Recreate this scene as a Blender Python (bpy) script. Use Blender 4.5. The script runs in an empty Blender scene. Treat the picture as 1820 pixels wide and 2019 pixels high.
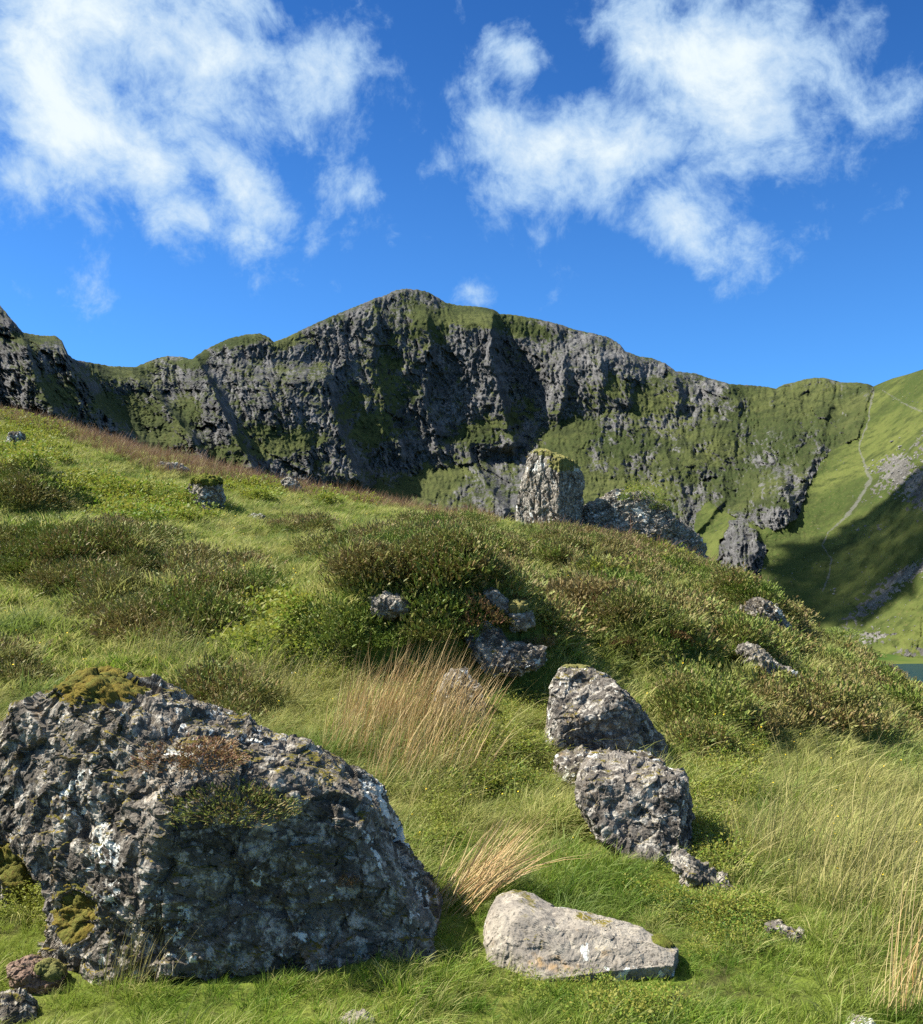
import bpy, math, random
import numpy as np
from mathutils import Vector, Matrix
R = math.radians
random.seed(7); RNG = np.random.default_rng(11)
scene = bpy.context.scene
COL = scene.collection

# ------------------------------------------------------------------ camera
FPX, CX, CY, HOR = 1900.0, 910.0, 1009.5, 1100.0      # focal length, centre, horizon row (units of a 1820x2019 picture)
EYE = np.array([0.0, 0.0, 1.6])
PITCH = math.atan((HOR - CY) / FPX)
cam_d = bpy.data.cameras.new('camera'); cam = bpy.data.objects.new('camera', cam_d); COL.objects.link(cam)
cam.location = EYE; cam.rotation_euler = (math.pi/2 + PITCH, 0, 0)
cam_d.sensor_fit = 'VERTICAL'; cam_d.sensor_height = 24.0; cam_d.lens = FPX/2019*24.0
cam_d.clip_start = 0.05; cam_d.clip_end = 20000
scene.camera = cam

# ------------------------------------------------------------------ sun, exposure
SUN_EL, SUN_AZ = 50.0, -86.0        # azimuth from +Y (ahead), negative to the left
sdir = np.array([math.cos(R(SUN_EL))*math.sin(R(SUN_AZ)), math.cos(R(SUN_EL))*math.cos(R(SUN_AZ)), math.sin(R(SUN_EL))])
sun_d = bpy.data.lights.new('sun', 'SUN'); sun_d.energy = 4.8; sun_d.angle = R(0.53); sun_d.color = (1.0, 0.95, 0.87)
sun = bpy.data.objects.new('sun', sun_d); COL.objects.link(sun)
sun.rotation_euler = Vector(sdir).to_track_quat('Z', 'Y').to_euler()
scene.cycles.use_denoising = False; scene.cycles.max_bounces = 4; scene.cycles.diffuse_bounces = 2; scene.cycles.glossy_bounces = 1; scene.cycles.transmission_bounces = 2
scene.view_settings.view_transform = 'Standard'; scene.view_settings.look = 'None'
scene.view_settings.exposure = 1.38; scene.view_settings.gamma = 1.0; scene.view_settings.use_curve_mapping = False

def rays(px, py):
    px = np.asarray(px, float); py = np.asarray(py, float)
    x = (px-CX)/FPX; v = (CY-py)/FPX
    c, s = math.cos(PITCH), math.sin(PITCH)
    return np.stack([x, c - v*s, s + v*c], -1)
def at(px, py, Y):
    """the point at depth Y (metres ahead) on the sight line of a picture point"""
    d = rays(px, py)
    return EYE + d * (np.asarray(Y, float)/d[..., 1])[..., None]
def project(P):
    P = np.asarray(P, float) - EYE
    c, s = math.cos(PITCH), math.sin(PITCH)
    f = P[..., 1]*c + P[..., 2]*s; u = -P[..., 1]*s + P[..., 2]*c
    return CX + FPX*P[..., 0]/f, CY - FPX*u/f

# ------------------------------------------------------------------ node helpers
class NT:
    def __init__(s, tree): s.t = tree; s.n = tree.nodes; s.l = tree.links
    def new(s, typ, **kw):
        n = s.n.new(typ)
        for k, v in kw.items(): setattr(n, k, v)
        return n
    def put(s, sock, v):
        if v is None: return
        if hasattr(v, 'is_linked') or isinstance(v, bpy.types.NodeSocket): s.l.new(v, sock)
        else:
            try: sock.default_value = v
            except Exception: sock.default_value = tuple(v) + (1,)
    def math(s, op, a, b=None, c=None, clamp=False):
        n = s.new('ShaderNodeMath', operation=op, use_clamp=clamp)
        for i, v in enumerate((a, b, c)): s.put(n.inputs[i], v)
        return n.outputs[0]
    def vec(s, op, a, b=None, scale=None):
        n = s.new('ShaderNodeVectorMath', operation=op)
        s.put(n.inputs[0], a)
        if b is not None: s.put(n.inputs[1], b)
        if scale is not None: s.put(n.inputs['Scale'], scale)
        return n.outputs['Value'] if op in ('LENGTH', 'DOT_PRODUCT', 'DISTANCE') else n.outputs[0]
    def ramp(s, f, lo, hi, to0=0.0, to1=1.0, smooth=True):
        n = s.new('ShaderNodeMapRange', interpolation_type='SMOOTHSTEP' if smooth else 'LINEAR')
        for i, v in enumerate((f, lo, hi, to0, to1)): s.put(n.inputs[i], v)
        return n.outputs[0]
    def mix(s, f, a, b, mode='MIX'):
        n = s.new('ShaderNodeMix', data_type='RGBA', blend_type=mode)
        s.put(n.inputs['Factor'], f); s.put(n.inputs[6], a); s.put(n.inputs[7], b)
        return n.outputs[2]
    def noise(s, v, scale, detail=3, rough=.55, dist=0, out=0, **kw):
        n = s.new('ShaderNodeTexNoise', **kw)
        if v is not None: s.put(n.inputs['Vector'], v)
        n.inputs['Scale'].default_value = scale; n.inputs['Detail'].default_value = detail
        n.inputs['Roughness'].default_value = rough; n.inputs['Distortion'].default_value = dist
        return n.outputs[out]
    def voro(s, v, scale, feature='F1', out='Distance', **kw):
        n = s.new('ShaderNodeTexVoronoi', feature=feature, **kw)
        if v is not None: s.put(n.inputs['Vector'], v)
        n.inputs['Scale'].default_value = scale
        return n.outputs[out]
    def mapping(s, v, loc=(0,0,0), rot=(0,0,0), scale=(1,1,1)):
        n = s.new('ShaderNodeMapping'); s.put(n.inputs[0], v)
        n.inputs[1].default_value = loc; n.inputs[2].default_value = rot; n.inputs[3].default_value = scale
        return n.outputs[0]
    def attr(s, name, out='Fac', typ='GEOMETRY'):
        n = s.new('ShaderNodeAttribute', attribute_name=name, attribute_type=typ); return n.outputs[out]
    def bump(s, h, strength, dist):
        n = s.new('ShaderNodeBump'); s.put(n.inputs['Height'], h)
        n.inputs['Strength'].default_value = strength; n.inputs['Distance'].default_value = dist
        return n.outputs[0]
def new_mat(name):
    m = bpy.data.materials.new(name); m.use_nodes = True
    t = NT(m.node_tree); t.n.clear()
    out = t.new('ShaderNodeOutputMaterial')
    return m, t, out
def principled(t, out, color, rough=.9, spec=.25, normal=None):
    b = t.new('ShaderNodeBsdfPrincipled')
    t.put(b.inputs['Base Color'], color); t.put(b.inputs['Roughness'], rough)
    b.inputs['Specular IOR Level'].default_value = spec
    if normal is not None: t.put(b.inputs['Normal'], normal)
    if out is not None: t.l.new(b.outputs[0], out.inputs[0])
    return b

# ------------------------------------------------------------------ world: clear blue sky with broken fair weather cloud
world = bpy.data.worlds.new('World'); scene.world = world; world.use_nodes = True
w = NT(world.node_tree); w.n.clear()
wout = w.new('ShaderNodeOutputWorld'); bg = w.new('ShaderNodeBackground'); w.l.new(bg.outputs[0], wout.inputs[0])
sky = w.new('ShaderNodeTexSky', sky_type='NISHITA'); sky.sun_disc = False
sky.sun_elevation = R(SUN_EL); sky.sun_rotation = R(SUN_AZ); sky.altitude = 600; sky.air_density = 1.0; sky.dust_density = 0.3; sky.ozone_density = 4.0
tc = w.new('ShaderNodeTexCoord').outputs['Generated']
sx = w.new('ShaderNodeSeparateXYZ'); w.l.new(tc, sx.inputs[0]); dx, dy, dz = sx.outputs
az = w.math('ARCTAN2', dx, dy); el = w.math('ARCSINE', dz)
cmb = w.new('ShaderNodeCombineXYZ'); w.put(cmb.inputs[0], az); w.put(cmb.inputs[1], el); ae = cmb.outputs[0]
zz = w.math('ADD', w.math('MAXIMUM', dz, 0.0), 0.55)
pl = w.vec('SCALE', tc, scale=w.math('DIVIDE', 1.0, zz))           # on a cloud sheet overhead
warp = w.vec('SCALE', w.vec('SUBTRACT', w.noise(tc, 5.0, 3, .55, out=1), (.5, .5, .5)), scale=.09)
pw = w.vec('ADD', tc, warp)
n1 = w.noise(w.mapping(pw, (3.1, 1.7, .3)), 6.0, 9, .58)
n2 = w.noise(w.mapping(pw, (8.4, 5.2, 1.3)), 15, 7, .68)
fb = w.math('ADD', w.math('MULTIPLY', n1, .58), w.math('MULTIPLY', n2, .42))
def azel(px, py):
    d = rays(px, py); d = d/np.linalg.norm(d)
    return math.atan2(d[0], d[1]), math.asin(d[2])
CLOUDS = [  # centre, half length, half width (picture units), tilt (deg, + rises to the right), strength
    (190, 270, 430, 115, -27, 1.0), (330, 90, 560, 190, -4, .80), (60, 150, 260, 170, 0, .74), (660, 110, 280, 130, -18, .80), (420, 200, 300, 120, -15, .70), (520, 30, 300, 90, 0, .66),
    (440, 340, 240, 80, -30, .94), (700, 385, 170, 80, -10, .66), (30, 350, 150, 80, 15, .66), (230, 360, 170, 60, -10, .70), (770, 270, 110, 60, 0, .42),
    (1010, 100, 190, 75, -30, .72), (1380, 115, 260, 165, -20, 1.0), (1180, 300, 320, 125, -8, .98), (1030, 370, 170, 75, 12, .66),
    (1330, 425, 210, 110, -35, .96), (1310, 480, 110, 70, 0, .70), (1600, 150, 150, 150, 0, .42), (1480, 280, 170, 80, 0, .5), (850, 330, 200, 60, 10, .44), (780, 190, 150, 70, -20, .60),
    (1720, 420, 230, 60, 22, .40), (930, 575, 60, 36, 0, .50), (1050, 458, 55, 32, -30, .46), (870, 180, 170, 80, 0, .58), (1760, 220, 160, 70, 20, .36)]
field = None
for (px, py, a, b, tilt, s_) in CLOUDS:
    A, E = azel(px, py)
    v = w.vec('SUBTRACT', ae, (A, E, 0))
    v = w.mapping(v, rot=(0, 0, R(-tilt)), scale=(1, 1, 1))
    v = w.vec('MULTIPLY', v, (FPX/a, FPX/b, 0))
    q = w.math('MULTIPLY', w.math('SUBTRACT', 1.0, w.math('MULTIPLY', w.vec('LENGTH', v), .62), clamp=True), s_*1.02)
    q = w.math('SMOOTH_MAX', field, q, .18) if field is not None else q
    field = q
# outside the view the same broken cover goes on
og = w.noise(w.mapping(pl, (1.0, 7.0, 0)), .75, 3, .5)
outm = w.math('MAXIMUM', w.ramp(el, .50, .62), w.ramp(w.math('ABSOLUTE', az), .56, .72))
outm = w.math('MULTIPLY', outm, w.ramp(el, .05, .25))
field = w.math('MAXIMUM', field, w.math('MULTIPLY', outm, w.ramp(og, .42, .68, 0, .85)))
dens = w.math('ADD', w.math('MULTIPLY', field, .95), w.math('MULTIPLY', w.math('SUBTRACT', fb, .5), 2.5))
cov = w.ramp(dens, .30, .66)
core = w.ramp(dens, .46, 1.0)
skyc = w.mix(1.0, sky.outputs[0], w.mix(w.ramp(el, .16, .62), (.36, .78, 1.20, 1), (.20, .53, .92, 1)), 'MULTIPLY')
cl = w.mix(core, (3.0, 4.4, 6.1, 1), (5.6, 6.2, 6.4, 1))
cov = w.math('MULTIPLY', cov, w.ramp(core, 0, 1, .80, 1.0))
w.put(bg.inputs[0], w.mix(cov, skyc, cl)); bg.inputs[1].default_value = 0.061
world.cycles.sampling_method = 'MANUAL'; world.cycles.sample_map_resolution = 512

# ------------------------------------------------------------------ numpy noise
def _hash(ix, iy, iz, seed):
    h = (ix*np.int64(374761393) + iy*np.int64(668265263) + iz*np.int64(2147483647-1274126177) + np.int64(seed)*np.int64(974711)) & 0xffffffff
    h = ((h ^ (h >> 13))*np.int64(1274126177)) & 0xffffffff
    h = ((h ^ (h >> 16))*np.int64(2246822519 & 0x7fffffff)) & 0xffffffff
    return h ^ (h >> 15)
_G = np.array([(1,1,0),(-1,1,0),(1,-1,0),(-1,-1,0),(1,0,1),(-1,0,1),(1,0,-1),(-1,0,-1),(0,1,1),(0,-1,1),(0,1,-1),(0,-1,-1),(1,1,0),(0,-1,1),(-1,1,0),(0,-1,-1)], float)
def perlin(P, seed=0):
    P = np.asarray(P, float); I = np.floor(P).astype(np.int64); f = P - I
    u = f*f*f*(f*(f*6-15)+10)
    out = np.zeros(P.shape[0])
    for dx_ in (0, 1):
        wx = u[:, 0] if dx_ else 1-u[:, 0]
        for dy_ in (0, 1):
            wy = u[:, 1] if dy_ else 1-u[:, 1]
            for dz_ in (0, 1):
                wz = u[:, 2] if dz_ else 1-u[:, 2]
                g = _G[_hash(I[:, 0]+dx_, I[:, 1]+dy_, I[:, 2]+dz_, seed) & 15]
                out += wx*wy*wz*(g[:, 0]*(f[:, 0]-dx_)+g[:, 1]*(f[:, 1]-dy_)+g[:, 2]*(f[:, 2]-dz_))
    return out
def fbm(P, octv=4, gain=.5, lac=2.03, seed=0):
    a, s, o = 1.0, 0.0, 0.0
    for k in range(octv):
        o = o + a*perlin(P, seed+k*17); s += a; a *= gain; P = P*lac + 13.7
    return o/s
def ridged(P, octv=4, gain=.5, lac=2.1, seed=0):
    a, s, o = 1.0, 0.0, 0.0
    for k in range(octv):
        o = o + a*(1-np.abs(perlin(P, seed+k*17))*2.2); s += a; a *= gain; P = P*lac + 9.1
    return o/s
def worley(P, seed=0):
    P = np.asarray(P, float); I = np.floor(P).astype(np.int64)
    f1 = np.full(P.shape[0], 9.0); f2 = np.full(P.shape[0], 9.0); cid = np.zeros(P.shape[0])
    for a in (-1, 0, 1):
        for b in (-1, 0, 1):
            for c in (-1, 0, 1):
                h = _hash(I[:, 0]+a, I[:, 1]+b, I[:, 2]+c, seed)
                q = np.stack([I[:, 0]+a+(h & 1023)/1023., I[:, 1]+b+((h >> 10) & 1023)/1023., I[:, 2]+c+((h >> 20) & 1023)/1023.], -1)
                d = np.sqrt(((P-q)**2).sum(-1))
                cid = np.where(d < f1, (h & 4095)/4095., cid)
                f2 = np.where(d < f1, f1, np.minimum(f2, d)); f1 = np.minimum(f1, d)
    return f1, f2, cid
def facets(P, seed=0):
    """broken stone: every cell is a little tilted plane"""
    P = np.asarray(P, float); I = np.floor(P).astype(np.int64); f1 = np.full(P.shape[0], 9.0); v = np.zeros(P.shape[0])
    for a in (-1, 0, 1):
        for b in (-1, 0, 1):
            for c in (-1, 0, 1):
                h = _hash(I[:, 0]+a, I[:, 1]+b, I[:, 2]+c, seed); h2 = _hash(I[:, 0]+a, I[:, 1]+b, I[:, 2]+c, seed+91)
                q = P - np.stack([I[:, 0]+a+(h & 1023)/1023., I[:, 1]+b+((h >> 10) & 1023)/1023., I[:, 2]+c+((h >> 20) & 1023)/1023.], -1)
                d = (q**2).sum(-1); w_ = d < f1
                g = np.stack([(h2 & 1023)/511.5-1, ((h2 >> 10) & 1023)/511.5-1, ((h2 >> 20) & 1023)/511.5-1], -1)
                v = np.where(w_, (q*g).sum(-1)*1.1 + ((h >> 5) & 255)/255.*.6-.3, v); f1 = np.where(w_, d, f1)
    return v
def sstep(x, a, b):
    t = np.clip((x-a)/(b-a), 0, 1); return t*t*(3-2*t)

# ------------------------------------------------------------------ mesh helpers
def make_mesh(name, V, F, mat=None, smooth=True, attrs=None, mat_idx=None):
    """V (n,3); F (m,3|4) or a list of such arrays"""
    me = bpy.data.meshes.new(name)
    Fs = [np.asarray(f, np.int32) for f in (F if isinstance(F, (list, tuple)) else [F]) if len(f)]
    V = np.ascontiguousarray(V, np.float32)
    me.vertices.add(len(V)); me.vertices.foreach_set('co', V.ravel())
    loops = np.concatenate([f.ravel() for f in Fs]); counts = np.concatenate([np.full(len(f), f.shape[1], np.int32) for f in Fs])
    me.loops.add(len(loops)); me.loops.foreach_set('vertex_index', loops)
    me.polygons.add(len(counts)); starts = np.concatenate([[0], np.cumsum(counts)[:-1]]).astype(np.int32)
    me.polygons.foreach_set('loop_start', starts)
    me.polygons.foreach_set('use_smooth', np.full(len(counts), bool(smooth)))
    for m in (mat if isinstance(mat, (list, tuple)) else [mat]):
        if m: me.materials.append(m)
    if mat_idx is not None: me.polygons.foreach_set('material_index', np.asarray(mat_idx, np.int32))
    me.update(calc_edges=True); me.validate()
    for k, a in (attrs or {}).items():
        at_ = me.attributes.new(k, 'FLOAT', 'POINT'); at_.data.foreach_set('value', np.ascontiguousarray(a, np.float32))
    return me
def add_obj(name, me, parent=None, loc=None, rot=None, scale=None, **props):
    o = bpy.data.objects.new(name, me); COL.objects.link(o)
    if parent is not None: o.parent = parent
    if loc is not None: o.location = loc
    if rot is not None: o.rotation_euler = rot
    if scale is not None: o.scale = scale if hasattr(scale, '__len__') else (scale,)*3
    for k, v in props.items(): o[k] = v
    return o
def grid_faces(nr, nc, wrap=False):
    i = np.arange(nr-1)[:, None]; j = np.arange(nc if wrap else nc-1)[None]
    j2 = (j+1) % nc
    return np.stack([i*nc+j, i*nc+j2, (i+1)*nc+j2, (i+1)*nc+j], -1).reshape(-1, 4)

class TPS:
    def __init__(s, X, z, lam=1e-4):
        X = np.asarray(X, float); s.X = X; n, d = X.shape
        K = s.k(X, X) + lam*np.eye(n); Pm = np.hstack([np.ones((n, 1)), X])
        A = np.block([[K, Pm], [Pm.T, np.zeros((d+1, d+1))]])
        s.w = np.linalg.solve(A, np.concatenate([np.asarray(z, float), np.zeros(d+1)]))
    def k(s, A, B):
        r2 = ((A[:, None]-B[None])**2).sum(-1); return .5*r2*np.log(r2+1e-12)
    def __call__(s, Q):
        Q = np.asarray(Q, float); out = np.empty(len(Q))
        for i in range(0, len(Q), 40000):
            q = Q[i:i+40000]
            out[i:i+40000] = s.k(q, s.X) @ s.w[:-3] + s.w[-3] + q @ s.w[-2:]
        return out
# ------------------------------------------------------------------ the near hillside (ground)
COLS = {
 -400: [(2019,3.2),(1750,4.4),(1450,6.7),(1300,8.7),(1200,10.6),(1100,13.5),(1000,17.3),(850,24),(700,32)],
 0:    [(2019,3.25),(1900,3.7),(1750,4.4),(1600,5.4),(1450,6.8),(1300,8.8),(1200,10.8),(1100,13.8),(1000,18),(900,23.5),(812,31)],
 450:  [(2019,3.25),(1900,3.7),(1750,4.4),(1600,5.4),(1450,6.9),(1300,9.1),(1200,11.3),(1100,15),(1000,22),(936,30)],
 900:  [(2019,3.3),(1900,3.75),(1750,4.5),(1600,5.6),(1450,7.1),(1300,9.4),(1200,12),(1100,17),(1062,22),(1022,29)],
 1300: [(2019,3.35),(1900,3.8),(1750,4.6),(1600,5.8),(1450,7.5),(1300,10.3),(1200,14),(1150,19),(1114,26)],
 1560: [(2019,3.4),(1900,3.85),(1750,4.7),(1600,6),(1500,7.3),(1400,9.3),(1310,12.5),(1275,16),(1243,22)],
 1820: [(2019,3.4),(1900,3.85),(1800,4.4),(1660,5.8),(1570,7.2),(1500,9.6),(1455,12.5),(1428,17)],
 2200: [(2019,3.4),(1820,4.9),(1690,6.8),(1625,9.5),(1590,13)],
}
cp, cz = [], []
for px, lst in COLS.items():
    for k, (py, Y) in enumerate(lst):
        P = at(px, py, Y); cp.append(P[:2]); cz.append(P[2])
    d = rays(px, lst[-1][0]); sl = d[2]/d[1]; P = at(px, lst[-1][0], lst[-1][1])
    for m, drop in ((1.14, .10), (1.35, .26), (1.8, .40), (2.6, .46)):
        Y = lst[-1][1]*m; q = P[:2]*m
        cp.append(q); cz.append(P[2] + sl*(Y-lst[-1][1]) - drop*(Y-lst[-1][1]))
cp = np.array(cp); cz = np.array(cz)
def _uv(x, y):
    r = np.hypot(x, y); a = np.arctan2(x, y)
    return np.stack([np.clip(a, -.72, .72)*1.6, np.log(np.clip(r, 3.15, 90))], -1)
_tps = TPS(_uv(cp[:, 0], cp[:, 1]), cz, 2e-4)
FLOOR = -31.6
def lake_in(x, y):
    a = np.arctan2(y-235, x-250); return 1 - sstep(np.sqrt(((x-250)/165.)**2 + ((y-235)/86.)**2) + .05*np.sin(3*a+1) + .03*np.sin(7*a), .84, 1.04)
def zone(lst, px, py, seed, jag=.55):
    m_ = np.zeros_like(px); q = np.stack([px/40., py/22., px*0], -1); nn = fbm(q, 3, .6, seed=seed)
    for (a, b, ra, rb, s_) in lst:
        d = np.sqrt(((px-a)/ra)**2+((py-b)/rb)**2)
        m_ = np.maximum(m_, s_*(1-sstep(d + jag*nn*2, .7, 1.1)))
    return m_
Z_HEATH = [(90,1090,190,45,1),(190,1140,120,45,1),(230,1065,80,22,.8),(430,1175,90,40,.7),(310,1225,130,45,.7),(350,1115,70,20,.5),(480,1110,40,16,.7),(850,1095,200,55,1),(770,1140,100,50,1),(930,1180,90,70,1),(1030,1255,60,45,1),(1010,1180,50,35,.9),
 (800,1262,170,52,1),(1200,1095,160,40,1),(1130,1062,110,26,.8),(1340,1130,110,36,.9),(1230,1185,140,46,.85),(1290,1262,110,40,.8),(1390,1215,90,40,.8),(1440,1148,60,22,.9),(1500,1260,80,65,.9),(1480,1175,60,26,1),
 (1350,1400,36,56,1),(1395,1455,46,56,.9),(1290,1320,30,24,.8),(1640,1235,60,32,.9),(1600,1390,140,50,.85),(1710,1310,110,48,.85),(1790,1400,70,80,.9),(1660,1340,60,30,.7),(1500,1430,60,36,.7),(1430,1380,50,30,.7),(450,1385,60,50,.6),(25,1325,50,45,.6),
 (40,965,70,45,1),(600,1040,60,20,.5),(900,1040,80,16,.6),(620,1090,40,14,.6),(1700,1440,80,30,.5),(1560,1230,40,40,.9)]
MOUNDS = []                                  # (x, y, radius along, radius across, height)
def ground(x, y, detail=True):
    x = np.atleast_1d(np.asarray(x, float)); y = np.atleast_1d(np.asarray(y, float))
    r = np.hypot(x, y); a = np.abs(np.arctan2(x, y))
    h = _tps(_uv(x, y))
    h = h*sstep(r, .8, 2.6) if True else h
    side = sstep(a, .75, 2.2); h = h*(1-side) + side*(-.25 - .02*r)
    P = np.stack([x, y, np.zeros_like(x)], -1)
    h = h + .26*fbm(P*.33, 3, seed=3)*sstep(r, 4, 9) + .09*fbm(P*1.1, 3, seed=5)*sstep(r, 2.5, 5)
    if detail: h = h + .035*np.abs(fbm(P*4.2, 3, seed=8))*sstep(r, 1.5, 3)
    for (mx, my, ra, rb, mh) in MOUNDS:
        d2 = ((x-mx)/ra)**2 + ((y-my)/rb)**2
        h = h + mh*np.exp(-d2*d2*.8-.3*d2)
    fr_ = (y > 2.5) & (r < 45) & (a < .75)
    if fr_.any():
        qx, qy = project(np.stack([x[fr_], y[fr_], h[fr_]], -1))
        Q = P[fr_]
        h[fr_] += zone(Z_HEATH, qx, qy, 3)*(.10 + .16*np.clip(.5+1.5*perlin(Q*1.5, 44), 0, 1)*np.clip(r[fr_]/9, .6, 1.3))
    far = sstep(r, 70, 190)
    return h*(1-far) + (FLOOR - 8*lake_in(x, y))*far
def on_ground(px, py, lo=2.6, hi=36.0):
    """where the sight line of a picture point meets the ground"""
    Y = np.exp(np.linspace(math.log(lo), math.log(hi), 420))
    P = at(np.full_like(Y, px), np.full_like(Y, py), Y)
    g = ground(P[:, 0], P[:, 1], False)
    k = np.nonzero(P[:, 2] <= g)[0]
    if not len(k): return P[-1]
    k = k[0]
    return np.array([P[k, 0], P[k, 1], g[k]])
p = on_ground(790, 1345); MOUNDS.append((p[0], p[1]+.35, 1.35, .5, .55))
p = on_ground(880, 1210); MOUNDS.append((p[0], p[1]+.5, 1.2, .7, .34))
p = on_ground(1230, 1290); MOUNDS.append((p[0], p[1]+.5, 1.4, .9, .34))
p = on_ground(170, 1120); MOUNDS.append((p[0], p[1]+.5, 1.6, .9, .22))
p = on_ground(40, 1005); MOUNDS.append((p[0]-.1, p[1]+.7, 1.0, .8, .62))
p = on_ground(300, 1000); MOUNDS.append((p[0], p[1]+.6, 1.4, .8, .25))
p = on_ground(1490, 1215); MOUNDS.append((p[0], p[1]+.6, .9, .7, .35))

rr = np.concatenate([[0.0], np.exp(np.linspace(math.log(.6), math.log(70), 250)), np.exp(np.linspace(math.log(73), math.log(230), 30))])
aa = np.concatenate([np.linspace(-.62, .62, 400, endpoint=False), np.linspace(.62, 2*math.pi-.62, 120, endpoint=False)])
rg, ag = np.meshgrid(rr, aa, indexing='ij')
gx, gy = (rg*np.sin(ag)).ravel(), (rg*np.cos(ag)).ravel()
GV = np.stack([gx, gy, ground(gx, gy)], -1)

gm, t, out = new_mat('turf_soil')
pos = t.new('ShaderNodeNewGeometry').outputs['Position']
na = t.noise(pos, .55, 4, .6); nb = t.noise(pos, 3.5, 4, .6); nc = t.noise(pos, 38, 3, .6)
c = t.mix(t.ramp(na, .40, .62), (.095, .130, .018, 1), (.150, .160, .035, 1))
c = t.mix(t.ramp(nb, .50, .72), c, (.055, .050, .020, 1))
c = t.mix(t.ramp(nc, .35, .7), c, t.mix(.6, c, (.025, .032, .010, 1)))
principled(t, out, c, 1.0, .05, t.bump(nc, .6, .03))
add_obj('ground', make_mesh('ground', GV, grid_faces(len(rr), len(aa), True), gm), kind='structure')

# ------------------------------------------------------------------ valley floor and lake
vm, t, out = new_mat('valley_grass')
pos = t.new('ShaderNodeNewGeometry').outputs['Position']
c = t.mix(t.ramp(t.noise(pos, .02, 5, .6), .4, .6), (.040, .075, .014, 1), (.085, .105, .026, 1))
principled(t, out, c, 1.0, .05)
n = 60; lin = np.sinh(np.linspace(-4, 4, n))/math.sinh(4)*6000
vx, vy = np.meshgrid(lin, lin); vz = FLOOR - .5 + 5*np.abs(fbm(np.stack([vx.ravel()*.004, vy.ravel()*.004, vx.ravel()*0], -1), 3))*sstep(np.hypot(vx.ravel(), vy.ravel()), 500, 1200) - 12*lake_in(vx.ravel(), vy.ravel())
add_obj('valley', make_mesh('valley', np.stack([vx.ravel(), vy.ravel(), vz], -1), grid_faces(n, n), vm), kind='structure')
LAKE_Z = -32.4
lm, t, out = new_mat('lake_water')
pos = t.new('ShaderNodeNewGeometry').outputs['Position']
principled(t, out, (.004, .026, .036, 1), .30, .18, t.bump(t.noise(t.mapping(pos, scale=(.5, 1.2, 1)), 1.2, 4, .6), .5, .3))
th = np.linspace(0, 2*math.pi, 72, endpoint=False)
rad = np.full(72, 1.12)
LV = np.vstack([[[250, 245, LAKE_Z]], np.stack([250+165*rad*np.cos(th), 235+86*rad*np.sin(th), np.full(72, LAKE_Z)], -1)])
LF = np.stack([np.zeros(72, int), 1+np.arange(72), 1+(np.arange(72)+1) % 72], -1)
add_obj('lake', make_mesh('lake', LV, LF, lm), kind='structure')

# ------------------------------------------------------------------ the mountain and the hillside on its right
SKY = np.array([(-320,470),(-120,555),(0,602),(22,628),(45,655),(75,661),(110,662),(122,672),(135,700),(150,710),(185,716),(220,722),(265,724),(285,716),(310,706),(330,702),(360,704),(378,708),(400,692),(425,679),(450,668),(480,660),(512,657),(530,665),(540,674),(565,665),(600,648),(650,625),(700,605),(740,588),(762,581),(780,572),(802,569),(830,572),(850,578),(862,586),(880,597),(905,602),(940,604),(960,607),(976,611),(985,619),(1010,620),(1060,629),(1110,641),(1132,650),(1160,655),(1200,665),(1222,678),(1232,692),(1262,703),(1285,706),(1312,716),(1332,732),(1370,736),(1400,746),(1440,757),(1470,759),(1500,761),(1530,766),(1545,758),(1565,754),(1585,748),(1605,745),(1625,745),(1645,750),(1660,754),(1690,754),(1712,757),(1722,762),(1740,754),(1760,746),(1790,738),(1820,728),(1900,705),(2050,655),(2250,600)], float)
BASE = np.array([(-320,900),(0,900),(250,960),(500,1010),(900,1060),(1100,1110),(1400,1190),(1560,1265),(1700,1305),(1760,1307),(1850,1312),(2250,1330)], float)
DEPTH = [(-320,470,340),(-320,900,250),(0,600,430),(0,740,385),(0,900,330),(130,680,470),(130,800,410),(250,722,560),(250,850,470),(250,960,400),(380,707,610),(400,850,520),(500,657,640),(500,800,575),(500,1000,470),
 (650,625,690),(650,800,625),(650,1000,510),(810,570,745),(810,680,712),(810,800,680),(810,940,625),(850,1040,520),(1000,618,760),(1000,740,728),(1000,880,690),(1000,1050,520),(1150,652,745),(1150,780,700),(1130,900,640),(1150,1060,520),
 (1330,730,735),(1300,850,655),(1300,960,590),(1380,1130,480),(1460,758,720),(1450,850,650),(1450,960,570),(1440,1060,500),(1440,1170,440),(1600,745,700),(1600,860,610),(1560,960,540),(1540,1050,485),(1560,1150,435),(1600,1260,385),
 (1722,760,650),(1700,850,585),(1680,950,510),(1680,1040,462),(1690,1130,420),(1700,1230,372),(1700,1305,345),(1820,728,600),(1820,820,520),(1820,900,455),(1820,1000,405),(1820,1100,372),(1820,1200,345),(1820,1310,322),
 (2250,600,480),(2250,850,330),(2250,1100,260),(2250,1330,235)]
DEPTH = np.array(DEPTH, float)
ftps = TPS(DEPTH[:, :2]/400., DEPTH[:, 2], 5e-3)
cx_ = np.concatenate([np.arange(-320, -20, 9.), np.arange(-20, 1845, 2.0), np.arange(1845, 2250, 9.)])
NR = 262
tt = np.linspace(0, 1, NR)
crest = np.interp(cx_, SKY[:, 0], SKY[:, 1]); base = np.interp(cx_, BASE[:, 0], BASE[:, 1])
nz = np.stack([cx_/7., np.zeros_like(cx_), np.zeros_like(cx_)], -1)
rough_sky = np.interp(cx_, [-320, 1330, 1560, 1700, 1740, 2250], [3.6, 3.2, 2.4, 1.8, .4, .4])
crest = crest + rough_sky*fbm(nz, 4, .65, seed=21) 
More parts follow.
